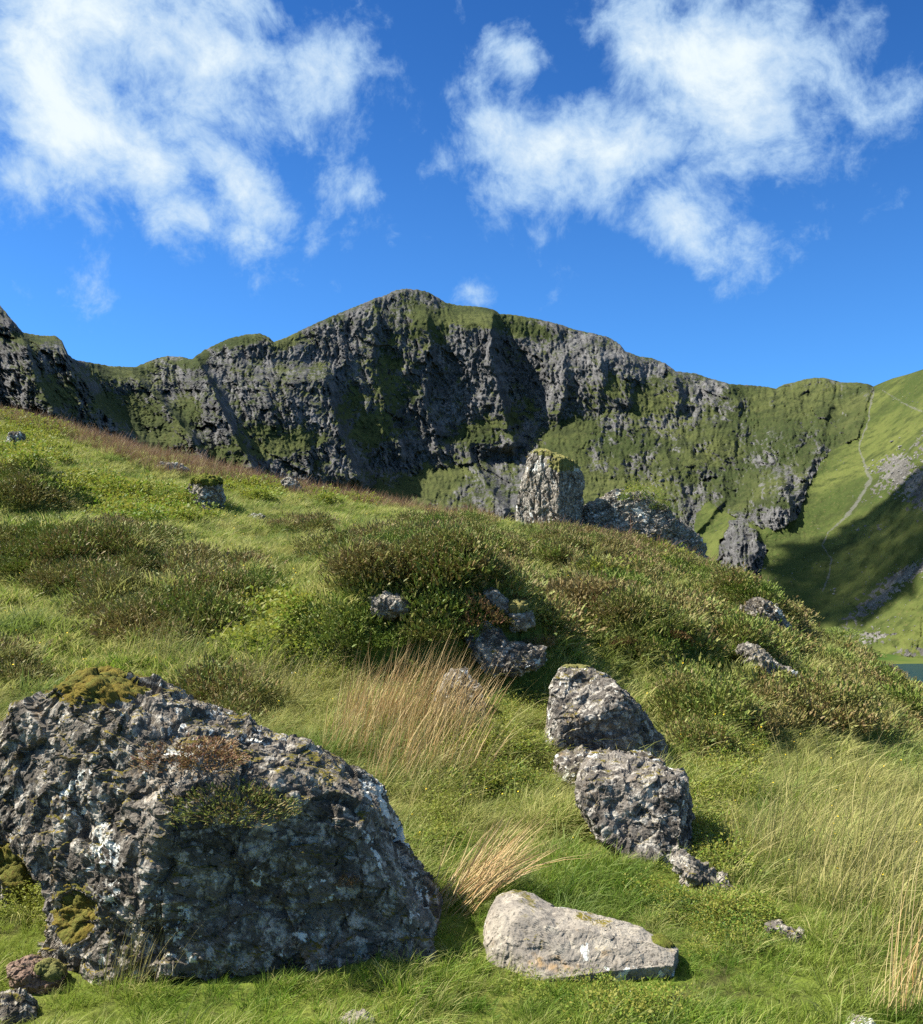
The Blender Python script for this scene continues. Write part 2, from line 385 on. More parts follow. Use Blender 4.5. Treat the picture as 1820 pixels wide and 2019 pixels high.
PX = np.broadcast_to(cx_[None], (NR, len(cx_))).copy(); PY = base[None]+(crest-base)[None]*tt[:, None]
fx, fy = PX.ravel(), PY.ravel()
Yf = ftps(np.stack([fx, fy], -1)/400.)
def blob(lst, soft=True):
    m = np.zeros_like(fx)
    for (bx, by, ra, rb, rot, s_) in lst:
        c, s = math.cos(R(rot)), math.sin(R(rot)); ddx, ddy = fx-bx, -(fy-by)
        u = (ddx*c+ddy*s)/ra; v = (-ddx*s+ddy*c)/rb
        m = np.maximum(m, s_*np.exp(-(u*u+v*v)**1.3))
    return m
def edge_of(line, wr):
    pts = np.array(line, float)
    wob = 9*fbm(np.stack([fy/26., fx*0+pts[0, 0], fx*0], -1), 3, .6, seed=31)
    lx = np.interp(fy, pts[:, 1], pts[:, 0]); y0, y1 = pts[0, 1], pts[-1, 1]
    e = sstep(fy, y0-22, y0+25)*(1-sstep(fy, y1-10, y1+30))
    return fx - lx - wob, e
RIDGES = [  # line in the picture (top to bottom), how far it stands out (m), width of its left flank, of its right flank
 ([(640,730),(655,800),(680,880),(712,950)], 42, 150, 13), ([(385,700),(430,790),(462,860),(508,935)], 40, 70, 9),
 ([(128,672),(150,725),(205,815),(280,880),(330,915)], 40, 120, 14), ([(262,735),(325,800),(378,860),(408,915)], 36, 60, 9),
 ([(15,615),(55,690),(75,760),(120,830)], 24, 60, 10), ([(972,618),(968,700),(985,780),(1012,880)], 40, 130, 14),
 ([(1236,690),(1252,740),(1240,785)], 16, 130, 16), ([(1442,757),(1456,800)], 14, 50, 8), ([(920,885),(955,945),(995,1010)], 26, 50, 12),
 ([(560,760),(590,830),(610,900)], 10, 40, 12), ([(840,600),(850,700),(838,800),(870,900)], 13, 60, 10), ([(745,600),(735,700),(760,800),(790,900)], 12, 60, 12),
 ([(1110,700),(1120,760),(1100,820)], 14, 50, 8), ([(1180,680),(1190,760)], 12, 40, 8), ([(1330,735),(1345,800)], 14, 60, 10),
 ([(1716,762),(1704,815),(1694,850)], 7, 40, 6), ([(1640,790),(1622,850),(1618,885),(1592,940),(1560,1010)], 9, 70, 10),
 ([(1540,940),(1560,1000),(1556,1040)], 9, 45, 6), ([(1480,1030),(1500,1080),(1480,1120)], 10, 55, 8), ([(1420,920),(1430,985),(1375,1050)], 8, 60, 10),
 ([(1310,880),(1340,950),(1360,1030)], 10, 50, 10), ([(450,690),(520,760),(545,840)], 10, 50, 12)]
shade_side = np.zeros_like(fx)
for line, A, wl, wr in RIDGES:
    s, e = edge_of(line, wr)
    k = (math.cos(0))
    pr = np.where(s < 0, np.exp(-(-s/wl)**1.2), np.exp(-(s/wr)))
    Yf = Yf - A*e*pr
# where grass grows, where bare rock stands
hill_poly = np.array([(1722,755),(1702,830),(1690,868),(1655,880),(1622,905),(1600,945),(1572,1020),(1540,1046),(1500,1040),(1452,1020),(1395,990),(1372,1010),(1360,1100),(1390,1190),(1500,1300),(2300,1400),(2300,500),(1800,600)], float)
def inside(poly, x, y):
    r = np.zeros(x.shape, bool); n = len(poly); j = n-1
    for i in range(n):
        xi, yi, xj, yj = *poly[i], *poly[j]
        r ^= ((yi > y) != (yj > y)) & (x < (xj-xi)*(y-yi)/(yj-yi+1e-12)+xi); j = i
    return r
wx_ = fx + 10*fbm(np.stack([fx/22, fy/22, fx*0], -1), 3, seed=41); wy_ = fy + 10*fbm(np.stack([fx/22, fy/22, fx*0+7], -1), 3, seed=42)
HILL = inside(hill_poly, wx_, wy_)
CRAG = inside(np.array([(1456,1012),(1425,1055),(1402,1135),(1440,1200),(1498,1170),(1512,1075)], float), wx_+.6*(wx_-fx), wy_+.6*(wy_-fy))
HILL &= ~CRAG
GRASSY = [(560,872,75,24,10,.9),(525,850,40,16,0,.8),(735,845,40,45,-40,.85),(690,800,22,50,-15,.6),(850,955,70,30,25,.95),(960,845,70,30,20,.8),(770,750,50,90,0,.55),(840,640,60,40,-15,.6),(950,628,90,22,-10,.9),(1040,650,60,14,-12,.7),
 (1130,860,60,60,40,.9),(1200,775,60,35,20,.8),(1290,790,70,45,0,.8),(1420,880,110,60,30,.7),(1350,900,90,60,40,.75),(1240,880,80,50,30,.7),(1520,820,110,60,0,.8),(1600,800,90,50,0,.95),(1690,800,40,70,0,.9),(1480,775,60,18,0,.8),(1180,960,80,50,0,.7),(1260,1000,90,60,30,.75),(1460,960,80,60,0,.65),(1560,890,60,40,0,.7),(1660,860,50,40,0,.95),
 (300,835,90,40,-40,.75),(240,725,60,18,-5,.85),(210,790,40,40,-30,.6),(110,780,50,40,-30,.6),(70,665,60,12,0,.6),(360,820,25,45,-40,.7),(450,900,30,50,-50,.75),(480,668,60,12,10,.6),(380,712,30,12,20,.8),(560,672,30,14,20,.8),(330,880,60,40,-35,.6),(60,860,90,40,0,.6),(700,990,150,40,0,.8),(1040,800,20,30,0,.5)]
G = blob(GRASSY)*np.interp(fx, [0, 1050, 1250], [1.05, 1.05, .72])
pn = np.stack([fx/27., fy/36., fx*0], -1)
G = G + np.interp(fx, [0, 1050, 1250], [.05, .05, -.03]) + .85*fbm(pn, 5, .66, seed=51) + .22*fbm(np.stack([fx/9., fy/5.5, fx*0], -1), 3, .6, seed=52)
G = np.where(CRAG, G*.4 - .1, G)
G = np.where(HILL, 1.15, G)
# rock inside the right hillside
SLAB = blob([(1770,930,45,50,30,.95),(1815,960,50,60,0,.9),(1740,960,30,25,20,.7),(1815,880,30,40,0,.6),(1790,1130,110,18,28,.95),(1720,1190,90,20,32,.9),(1660,1240,60,16,20,.6),(1715,1255,60,22,0,.75),(1620,1040,30,20,0,.4),(1700,1050,40,26,0,.5),(1740,1040,24,16,0,.5),(1800,1285,60,12,0,.8),(1660,1190,24,10,0,.55)])
SLAB = SLAB + 1.25*fbm(np.stack([fx/11., fy/8., fx*0], -1), 4, .7, seed=61) - .48
G = np.where(HILL, G - 1.4*sstep(SLAB, .02, .28), G)
rock = 1-sstep(G, .10, .62)
wq = 26*fbm(np.stack([fx/60, fy/70, fx*0], -1), 4, seed=71)
sh = fx - .28*(fy-800)*np.interp(fx, [0, 380, 520, 1300], [1.6, 1.0, .75, .4]) + wq      # strata lean to the right on the left crag
def strips(a, b, seed, o=3): return ridged(np.stack([sh/a, fy/b, fx*0], -1), o, .55, seed=seed)
big = strips(62, 170, 81, 3); mid = strips(24, 62, 83, 3); fine = strips(10, 36, 85, 3); fine2 = strips(4.6, 17, 86, 2)
lump = fbm(np.stack([fx/12., fy/10., fx*0], -1), 4, .6, seed=87)
f1, f2, cid = worley(np.stack([sh/13., fy/34., fx*0], -1), 5)
W3 = np.stack([sh + 8*fbm(np.stack([fx/15, fy/15, fx*0], -1), 3, seed=72), fy + 8*fbm(np.stack([fx/15, fy/15, fx*0+5], -1), 3, seed=73), fx*0], -1)
fa = facets(W3*np.array([1/48., 1/80., 0])+.5, 74); fb_ = facets(W3*np.array([1/20., 1/36., 0])+.5, 75); fc = facets(W3*np.array([1/8.5, 1/15., 0])+.5, 76)
rk = .50 + .50*rock; rkm = np.where(HILL, .22*rk, rk)
Yf = Yf - rkm*(7*(big-.5) + 4.5*(mid-.5) + 4.2*(fine-.5) + 2.9*(fine2-.5) + .7*lump + 5*fa + 2.6*fb_ + 1.6*fc) - np.where(HILL, 4.2, 0)*fbm(np.stack([fx/60., fy/34., fx*0], -1), 6, .60, seed=88)
ledge = fbm(np.stack([fx/34., fy/11., fx*0+3], -1), 4, .6, seed=89)
Yf = Yf + np.where(HILL, 0, 1.5)*ledge*(1-.3*rock)
Yf = Yf + 8*np.exp(-(fy - np.tile(crest, NR))/5.0) + 4*np.exp(-(fy - np.tile(crest, NR))/30.0)
blk = blob([(1530,985,34,46,0,1),(1455,1085,40,60,0,.4),(1545,868,40,34,0,.7),(1410,862,46,40,0,.7),(1365,905,34,34,0,.6)])
Yf = Yf - 16*blk
FV = at(fx, fy, Yf).reshape(NR, len(cx_), 3)
# behind the skyline the mountain goes on and falls away
NB = 14
back = [FV]
dirb = rays(cx_, crest); dirb[:, 2] = 0; dirb /= np.linalg.norm(dirb, axis=1)[:, None]
for k in range(1, NB+1):
    s = 3.0*k**1.75
    q = FV[-1] + dirb*s; q[:, 2] = FV[-1][:, 2] - .10*s - .0016*s*s + 1.2*fbm(np.stack([cx_/20., cx_*0+k, cx_*0], -1), 3, seed=90)*min(k, 4) - .6*min(k, 4)
    q[:, 2] = np.maximum(q[:, 2], FLOOR-12)
    back.append(q[None])
sk = FV[0] - dirb*6; sk[:, 2] = FLOOR-14
ALL = np.concatenate([sk[None]]+back, 0); NRA = ALL.shape[0]
ext = lambda a, fill=None: np.concatenate([a.reshape(NR, -1)[:1], a.reshape(NR, -1), np.repeat(a.reshape(NR, -1)[-1:], NB, 0)], 0)
Gx = ext(G); Gx[-NB:] = np.maximum(Gx[-NB:], .3)
HX = ext(HILL.astype(float)) > .5
def line_mask(pts, wd, wob=5):
    m = np.zeros_like(fx); X = fx+wob*fbm(np.stack([fx/14, fy/14, fx*0], -1), 3, seed=95); 
    for (a, b, c0), (a2, b2, c2) in zip(pts[:-1], pts[1:]):
        dxx, dyy = a2-a, b2-b; L = dxx*dxx+dyy*dyy
        u = np.clip(((X-a)*dxx+(fy-b)*dyy)/L, 0, 1)
        d = np.hypot(X-a-u*dxx, fy-b-u*dyy); ww = c0+(c2-c0)*u
        m = np.maximum(m, np.exp(-(d/ww)**2))
    return m
SCREE = np.maximum(line_mask([(1722,768,3),(1712,830,2.2),(1693,880,2),(1705,915,3),(1716,945,6),(1700,975,5),(1672,1015,5),(1632,1050,1.8),(1622,1075,1.8),(1640,1105,2),(1632,1140,2.6),(1622,1165,2)], 0),
         line_mask([(1740,770,2),(1790,800,3),(1820,812,3)], 0)*.8)
SCREE = np.maximum(SCREE, line_mask([(1815,860,2),(1770,915,2.5),(1738,950,1.5)], 0)*.8)
SCREE = np.maximum(SCREE, .75*blob([(1560,925,14,50,0,1),(1545,980,22,20,0,.8),(1480,1090,10,50,0,.8),(1500,1130,10,40,0,.7),(1590,925,8,40,0,.6)])*(.4+1.4*np.abs(fbm(np.stack([fx/5, fy/5, fx*0], -1), 3, seed=97))))
SX = ext(SCREE)

mm, t, out = new_mat('mountain_rock_and_grass')
geo = t.new('ShaderNodeNewGeometry'); pos = geo.outputs['Position']
Ga = t.attr('grassy'); Sa = t.attr('scree')
nzn = t.new('ShaderNodeSeparateXYZ'); t.l.new(geo.outputs['Normal'], nzn.inputs[0])
sm = t.mapping(pos, scale=(1, 1, .35))
r1 = t.noise(sm, .05, 6, .62); r2 = t.noise(sm, .33, 6, .7); r3 = t.noise(pos, 1.1, 3, .6)
rockc = t.mix(t.ramp(r1, .38, .66), (.070, .069, .069, 1), (.168, .164, .160, 1))
rockc = t.mix(t.ramp(r2, .42, .62), t.mix(.55, rockc, (.040, .040, .036, 1)), rockc)
rockc = t.mix(t.ramp(r3, .56, .74), rockc, (.235, .228, .215, 1))
g1 = t.noise(pos, .018, 5, .6); g2 = t.noise(pos, .14, 5, .65); g3 = t.noise(pos, .7, 4, .65)
grc = t.mix(t.ramp(g1, .36, .64), (.036, .054, .014, 1), (.085, .104, .028, 1))
grc = t.mix(t.ramp(g2, .48, .70), grc, (.030, .044, .012, 1))
grc = t.mix(t.ramp(g3, .52, .76), grc, (.095, .090, .036, 1))
grc = t.mix(t.ramp(t.noise(pos, .045, 6, .7), .50, .66), grc, (.034, .046, .014, 1))
gf = t.math('ADD', Ga, t.math('MULTIPLY', t.math('SUBTRACT', t.noise(pos, .25, 8, .75), .5), 1.9))
gf = t.math('ADD', gf, t.math('MULTIPLY', t.math('SUBTRACT', nzn.outputs[2], .50), .75))
gf = t.ramp(gf, .14, .52)
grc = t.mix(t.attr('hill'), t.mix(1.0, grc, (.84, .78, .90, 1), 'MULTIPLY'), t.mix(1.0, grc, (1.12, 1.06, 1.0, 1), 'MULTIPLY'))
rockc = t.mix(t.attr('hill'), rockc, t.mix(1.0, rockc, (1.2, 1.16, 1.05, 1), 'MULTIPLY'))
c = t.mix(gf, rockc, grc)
sf = t.ramp(t.math('ADD', Sa, t.math('MULTIPLY', t.math('SUBTRACT', t.noise(pos, .45, 5, .75), .5), 2.4)), .50, .80)
c = t.mix(t.math('MULTIPLY', sf, .62), c, (.125, .120, .108, 1))
h = t.math('ADD', t.math('MULTIPLY', r2, 1.0), t.math('ADD', t.math('MULTIPLY', g3, .6), t.math('MULTIPLY', t.noise(pos, .12, 6, .7), 3.0)))
principled(t, out, c, 1.0, .08, t.bump(h, .8, .9))
FAll = grid_faces(NRA, len(cx_))
hf = HX.ravel()[FAll].sum(1) >= 2
def sub_mesh(name, sel):
    F = FAll[sel]; u, inv = np.unique(F, return_inverse=True)
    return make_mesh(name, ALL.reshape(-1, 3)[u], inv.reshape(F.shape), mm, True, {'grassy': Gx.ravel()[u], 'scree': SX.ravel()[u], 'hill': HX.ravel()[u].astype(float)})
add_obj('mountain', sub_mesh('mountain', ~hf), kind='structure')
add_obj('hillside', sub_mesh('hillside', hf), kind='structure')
def far_point(px, py):
    k = np.argmin((fx-px)**2+(fy-py)**2); return FV.reshape(-1, 3)[k]
# ------------------------------------------------------------------ rocks
def rock_mat(name, dark, mid, pale, white=.5, grain=1.0, moss=.0, ochre=.0, contrast=.5, bump=.6, pale_amt=.5):
    m, t, out = new_mat(name)
    geo = t.new('ShaderNodeNewGeometry'); pos = geo.outputs['Position']
    s = grain
    a = t.noise(pos, 3.2*s, 6, .68); b = t.noise(pos, 16*s, 6, .72, .4); c2 = t.noise(pos, 60*s, 4, .7)
    c = t.mix(t.ramp(a, .5-.16*contrast-.06, .5+.16), dark, mid)
    c = t.mix(t.ramp(b, .56-.1*pale_amt, .70-.1*pale_amt), c, pale)
    c = t.mix(t.ramp(c2, .52, .66), c, t.mix(.65, c, (.022, .020, .017, 1)))
    if ochre:
        o = t.noise(t.mapping(pos, (4, 9, 2)), 7*s, 5, .65)
        c = t.mix(t.math('MULTIPLY', t.ramp(o, .58, .70), ochre), c, (.40, .24, .085, 1))
    if white:
        v = t.noise(t.mapping(pos, (1, 2, 7)), 5.5*s, 7, .66, .3)
        v2 = t.noise(t.mapping(pos, (5, 2, 3)), 1.3*s, 3, .5)
        vv = t.math('ADD', v, t.math('MULTIPLY', t.math('SUBTRACT', v2, .5), .5))
        lo = .70 - .16*white
        v3 = t.math('ADD', t.noise(t.mapping(pos, (9, 2, 4)), 15*s, 5, .66, .4), t.math('MULTIPLY', t.math('SUBTRACT', v2, .5), .4)); vv = t.math('MAXIMUM', vv, t.math('SUBTRACT', v3, .04))
        c = t.mix(t.ramp(vv, lo, lo+.02), c, t.mix(t.ramp(c2, .3, .7), (.50, .50, .44, 1), (.66, .66, .59, 1)))
    if moss:
        nz_ = t.new('ShaderNodeSeparateXYZ'); t.l.new(geo.outputs['Normal'], nz_.inputs[0])
        mo = t.noise(t.mapping(pos, (2, 3, 9)), 6*s, 6, .7)
        f = t.math('ADD', t.math('MULTIPLY', nz_.outputs[2], .45), mo)
        lo = 1.02 - .30*moss
        c = t.mix(t.ramp(f, lo, lo+.08), c, t.mix(t.ramp(b, .4, .6), (.085, .078, .012, 1), (.17, .13, .022, 1)))
    h = t.math('ADD', t.math('MULTIPLY', b, .9), t.math('MULTIPLY', c2, .45))
    principled(t, out, c, .95, .15, t.bump(h, bump, .02/s))
    return m
M_DARK = rock_mat('lichened_rock', (.055, .047, .037, 1), (.165, .142, .112, 1), (.40, .365, .30, 1), .58, 1.0, .42, .25, .6, .9, .75)
M_MID = rock_mat('grey_rock', (.060, .052, .043, 1), (.20, .176, .145, 1), (.42, .385, .32, 1), .42, 1.0, .30, .2, .5, .9, .75)
M_PALE = rock_mat('pale_slab_rock', (.18, .158, .130, 1), (.285, .252, .200, 1), (.36, .32, .25, 1), .33, 1.0, .16, .55, .5, .45, .5)
M_STONE = rock_mat('standing_stone_rock', (.090, .079, .064, 1), (.25, .222, .178, 1), (.46, .425, .35, 1), .40, .8, .36, .3, .5, .9, .75)
M_RED = rock_mat('rusty_rock', (.11, .070, .050, 1), (.22, .15, .11, 1), (.30, .26, .20, 1), .2, 1.3, .4, .3, .5, .7, .3)
def moss_mat(name, a, b, c3):
    m, t, out = new_mat(name)
    pos = t.new('ShaderNodeNewGeometry').outputs['Position']
    n1_ = t.noise(pos, 9, 5, .65); n2_ = t.noise(pos, 80, 4, .7)
    c = t.mix(t.ramp(n1_, .40, .60), a, b); c = t.mix(t.ramp(n2_, .50, .72), c, c3)
    principled(t, out, c, 1, .03, t.bump(n2_, 1, .012)); return m
M_MOSS = moss_mat('yellow_moss', (.150, .118, .026, 1), (.120, .120, .030, 1), (.105, .058, .022, 1))
M_MOSSG = moss_mat('green_moss', (.085, .105, .018, 1), (.13, .125, .028, 1), (.055, .05, .015, 1))
M_MOSSP = moss_mat('pale_moss', (.19, .17, .06, 1), (.14, .145, .05, 1), (.09, .075, .03, 1))

def cube_sphere(n):
    g = np.tan(np.linspace(-1, 1, n)*math.pi/4); a, b = np.meshgrid(g, g, indexing='ij'); a, b = a.ravel(), b.ravel(); o = np.ones_like(a)
    P, F = [], []; f0 = grid_faces(n, n)
    for k, q in enumerate(((o,a,b), (-o,b,a), (b,o,a), (a,-o,b), (a,b,o), (b,a,-o))):
        P.append(np.stack(q, -1)); F.append(f0 + k*n*n)
    P = np.concatenate(P); F = np.concatenate(F)
    fl = (np.cross(P[F[:, 2]]-P[F[:, 0]], P[F[:, 3]]-P[F[:, 1]])*P[F].mean(1)).sum(1) < 0; F[fl] = F[fl][:, ::-1]; P /= np.linalg.norm(P, axis=1)[:, None]
    _, u, inv = np.unique(np.round(P, 5), axis=0, return_index=True, return_inverse=True)
    return P[u], inv.ravel()[F]
def normals(V, F):
    n = np.cross(V[F[:, 2]]-V[F[:, 0]], V[F[:, 3]]-V[F[:, 1]])
    N = np.zeros_like(V)
    for k in range(4): np.add.at(N, F[:, k], n)
    return N/(np.linalg.norm(N, axis=1)[:, None]+1e-12)
ROCKS = set(); CELL = .05      # ground cells that rock stands on
def rock(name, poly, Y, thick, mat, n=60, seed=1, p=2.4, cuts=(), strata=None, rough=1.0, knob=1.0, lump=1.0, moss=(), smooth=False, lean=0.0, yaw=0.0, fwd=0.0, grain=(1, 1, 1), crack=1.0, **props):
    """a rock with the outline POLY (picture points) at depth Y; thick = (towards the viewer, away) in metres;
    cuts = flat faces (normal right/ahead/up, distance as a share of the size); strata = (direction, spacing, depth)"""
    poly = np.array(poly, float); c0 = (poly.min(0)+poly.max(0))/2
    # centroid of the area keeps the outline star shaped
    q = np.roll(poly, -1, 0); cr = poly[:, 0]*q[:, 1]-q[:, 0]*poly[:, 1]
    c0 = ((poly+q)*cr[:, None]).sum(0)/(3*cr.sum())
    if Y is None:
        kb = np.argsort(-poly[:, 1])[:2]; bx, by = poly[kb].mean(0)
        Y = on_ground(bx, by-.04*np.ptp(poly[:, 1]))[1] + .45*thick[0] - fwd
    C = at(c0[0], c0[1], Y); m = Y/FPX
    d, F = cube_sphere(n)
    th = np.arctan2(d[:, 2], d[:, 0]); rho = np.hypot(d[:, 0], d[:, 2]); s = d[:, 1]
    # outline radius by direction
    a = np.linspace(-math.pi, math.pi, 1441); rad = np.zeros_like(a)
    ca, sa = np.cos(a), np.sin(a)
    for (x1, y1), (x2, y2) in zip(poly-c0, q-c0):
        y1, y2 = -y1, -y2; den = ca*(y2-y1)-sa*(x2-x1)
        with np.errstate(divide='ignore', invalid='ignore'):
            tt_ = (x1*(y2-y1)-y1*(x2-x1))/den; uu = (x1*sa-y1*ca)/den
        ok = (tt_ > 0) & (uu >= -1e-6) & (uu <= 1+1e-6); rad = np.where(ok, np.maximum(rad, tt_), rad)
    k_ = np.hanning(15); k_ /= k_.sum(); rad = np.convolve(np.concatenate([rad[-8:-1], rad, rad[1:8]]), k_, 'valid')[:1441]
    r = np.interp(th, a, rad)*m
    nn = (rho**p+np.abs(s)**p)**(1/p); rho, s = rho/nn, s/nn
    size = np.median(rad)*m
    L = np.stack([r*rho*np.cos(th), np.where(s < 0, thick[0], thick[1])*s, r*rho*np.sin(th)], -1)
    L[:, 1] += lean*L[:, 2] + yaw*L[:, 0]
    for (nv, off) in cuts:
        nv = np.array(nv, float); nv /= np.linalg.norm(nv)
        e = L@nv - off*size; L -= nv[None]*(np.where(e > 0, e*.93, 0))[:, None]
    N = normals(L, F); Wp = L + seed*7.31
    k = 1/size
    D = lump*.11*size*fbm(Wp*1.5*k, 4, .5, seed=seed)
    if strata is not None:
        sd, sp, dep = strata; sd = np.array(sd, float)/np.linalg.norm(sd)
        u = (L@sd)/(sp*size) + .9*fbm(Wp*1.6*k, 3, seed=seed+5)
        fr = u-np.floor(u); D += dep*size*((fr**.6)*(.5+.8*np.abs(perlin(np.stack([np.floor(u)*.37, L[:, 0]*k*1.2, L[:, 1]*k*1.2], -1), seed+6))) - .3)
    # cracks and blocky steps
    f1_, f2_, ci = worley(Wp*2.1*k + .35*fbm(Wp*3*k, 3, seed=seed+2)[:, None], seed+3)
    D += crack*(.05*size*(ci-.5) - .030*size*(1-sstep(f2_-f1_, 0, .14)))
    # knobs and pits of a fixed real size
    q_ = Wp*np.array(grain, float) + .03*np.stack([fbm(Wp*5, 2, seed=seed+50+i) for i in range(3)], -1)
    D += crack*.085*size*facets(q_*2.6*k, seed+20)
    D += knob*(.030*facets(q_*5.5, seed+21) + .018*facets(q_*np.array([13, 13, 17.]), seed+22) + .010*facets(q_*31, seed+23))
    D += rough*(.014*fbm(Wp*7.0, 5, .68, seed=seed+11) + .005*fbm(Wp*26.0, 3, .7, seed=seed+12))
    L = L + N*D[:, None]
    W = C + L
    me = make_mesh(name, L, F, mat, smooth)
    o = add_obj(name, me, loc=C, **props)
    hg = W[:, 2] - ground(W[:, 0], W[:, 1], False); pts = W[(hg > .03) & (hg < .22)]
    ROCKS.update(map(tuple, np.unique(np.floor(pts[:, :2]/CELL).astype(int), axis=0)))
    if len(moss):
        N2 = normals(L, F); ppx, ppy = project(W)
        for (nm, mx, my, rx, ry, mm_, th_, label) in moss:
            dd = ((ppx-mx)/rx)**2+((ppy-my)/ry)**2
            mk = (1.15-dd) + .8*fbm(Wp*9, 4, .6, seed=seed+31) + .8*(N2[:, 2]-.45)
            mk = sstep(mk, 0, .8)
            fs = (mk[F] > .01).sum(1) >= 3
            if fs.sum() < 4: continue
            u, inv = np.unique(F[fs], return_inverse=True)
            hh = th_*(mk*(1+.5*fbm(Wp*30, 3, .6, seed=seed+33)+.5*fbm(Wp*8, 2, seed=seed+34)) - .12)
            Q = (L + N2*hh[:, None] + np.array([0, 0, .4])*np.maximum(hh, 0)[:, None])[u]
            po = add_obj(nm, make_mesh(nm, Q, inv.reshape(-1, 4), mm_, True), parent=o)
            po['kind'] = 'stuff'
            if label: po['label'] = label
    return o, L + C, F

# --- the big boulder in front
boulder, BV, BF = rock('boulder', [(-40,1440),(0,1450),(35,1407),(105,1357),(150,1344),(195,1344),(240,1362),(330,1404),(430,1430),(520,1477),(584,1489),(659,1535),(736,1587),(766,1639),(796,1696),(836,1755),(862,1825),(868,1880),(840,1895),(780,1935),(640,1950),(480,1950),(320,1925),(180,1885),(132,1830),(150,1775),(118,1700),(60,1650),(10,1580)],
    4.05, (.50, .62), M_DARK, n=245, seed=3, p=3.0, lean=.16, cuts=[((.22, -.95, .16), .66), ((-.42, -.88, .22), .70), ((.1, -.85, -.5), .86), ((.35, .45, .82), .80)],
    strata=((.30, -.35, .95), .17, .016), rough=1.5, knob=.62, lump=.7, crack=.55,
    moss=[('moss_cap', 185, 1352, 95, 40, M_MOSS, .006, 'cushion of yellow moss on the top corner'), ('moss_patch', 150, 1800, 45, 60, M_MOSS, .005, None)],
    label='huge dark boulder with white lichen spots and a yellow mossy top', category='boulder')
rock('boulder', [(-60,1560),(-10,1545),(40,1590),(110,1680),(165,1760),(150,1830),(110,1830),(60,1790),(40,1720),(-30,1680),(-60,1640)],
    4.45, (.30, .45), M_MID, n=70, seed=8, cuts=[((.2, -1, .4), .7)], moss=[('moss_patch', 10, 1700, 60, 40, M_MOSS, .005, None)],
    label='pale lichened rock tucked under the left overhang of the huge dark boulder', category='rock')
rock('rock', [(15,1740),(40,1712),(58,1735),(62,1775),(30,1790)], None, (.1, .12), M_MID, n=24, seed=9, moss=[('moss_patch', 40, 1745, 40, 40, M_MOSS, .006, None)],
    label='small angular stone covered in yellow moss beside the huge boulder', category='rock')
rock('rock', [(95,1855),(110,1815),(150,1790),(165,1830),(160,1880),(110,1885)], None, (.1, .14), M_MID, n=28, seed=10, moss=[('moss_patch', 135, 1825, 45, 45, M_MOSS, .006, None)],
    label='mossy white stone against the lower left corner of the huge boulder', category='rock')
# --- the pale slab
rock('slab', [(960,1873),(970,1842),(986,1817),(1020,1808),(1053,1814),(1099,1831),(1145,1831),(1192,1839),(1259,1848),(1323,1867),(1364,1891),(1380,1926),(1357,1959),(1320,1971),(1284,1958),(1223,1940),(1156,1930),(1094,1914),(1042,1913),(986,1920),(963,1913)],
    3.78, (.20, .26), M_PALE, n=120, seed=21, p=3.4, lean=.42, yaw=-.34, cuts=[((.0, -.72, .70), .66), ((.93, -.30, -.22), 2.3), ((.1, -1, -.4), .95)], rough=.34, knob=.16, lump=.9, crack=.25,
    moss=[('moss_patch', 1325, 1850, 34, 16, M_MOSSG, .008, None)], label='pale smooth slab of rock lying in short grass, broken right end', category='rock')
# --- the two boulders in the middle
rock('boulder', [(1083,1416),(1090,1359),(1111,1324),(1161,1317),(1209,1341),(1245,1385),(1293,1437),(1310,1478),(1312,1520),(1245,1520),(1161,1510),(1096,1497),(1077,1458)],
    None, (.40, .60), M_MID, n=96, seed=31, p=2.6, cuts=[((.1, -1, .02), .62), ((-.25, -.7, .8), .72), ((.75, -.5, .45), .80)], rough=1.0, knob=.42, crack=.7, lean=.12,
    moss=[('moss_cap', 1150, 1306, 55, 10, M_MOSSP, .007, None)],
    label='domed grey boulder with a mossy crown, upper one of the middle pair', category='boulder')
rock('boulder', [(1140,1577),(1150,1537),(1172,1502),(1230,1500),(1300,1518),(1358,1542),(1368,1582),(1366,1632),(1345,1702),(1290,1712),(1220,1684),(1170,1632)],
    None, (.42, .50), M_MID, n=96, seed=37, p=2.8, cuts=[((-.05, -.9, .5), .70), ((.9, -.4, .1), .84), ((0, -.1, 1), .70)], rough=1.0, knob=.42, crack=.7,
    label='blocky speckled grey boulder, lower one of the middle pair', category='boulder')
rock('rock', [(1100,1500),(1150,1492),(1230,1494),(1300,1496),(1304,1522),(1240,1532),(1180,1567),(1130,1572),(1105,1537)],
    None, (.30, .45), M_DARK, n=54, seed=39, label='thin dark ledge of rock wedged between the two middle boulders', category='rock')
rock('rock', [(1325,1700),(1350,1690),(1400,1715),(1442,1745),(1440,1765),(1395,1762),(1350,1738)], None, (.10, .14), M_STONE, n=36, seed=41, label='low whitish stone surfacing between bilberry bushes right of the middle boulders', category='rock')
rock('rock', [(1515,1832),(1545,1826),(1585,1842),(1590,1858),(1540,1856)], None, (.06, .09), M_MID, n=24, seed=42, label='flat stone barely showing in the grass right of the pale slab', category='rock')
rock('rock', [(18,1905),(50,1892),(90,1905),(122,1930),(110,1955),(70,1965),(25,1935)], None, (.07, .10), M_RED, n=40, seed=43, moss=[('moss_patch', 100, 1915, 30, 22, M_MOSSP, .012, None)], rough=.35, knob=.18, label='rusty brown stone in the grass in front of the huge boulder', category='rock')
rock('rock', [(-40,1990),(0,1968),(35,1978),(55,2005),(60,2050),(-40,2060)], None, (.10, .14), M_DARK, n=40, seed=44, rough=.5, knob=.3, fwd=-.12, label='dark wet looking rock cut by the bottom left corner', category='rock')
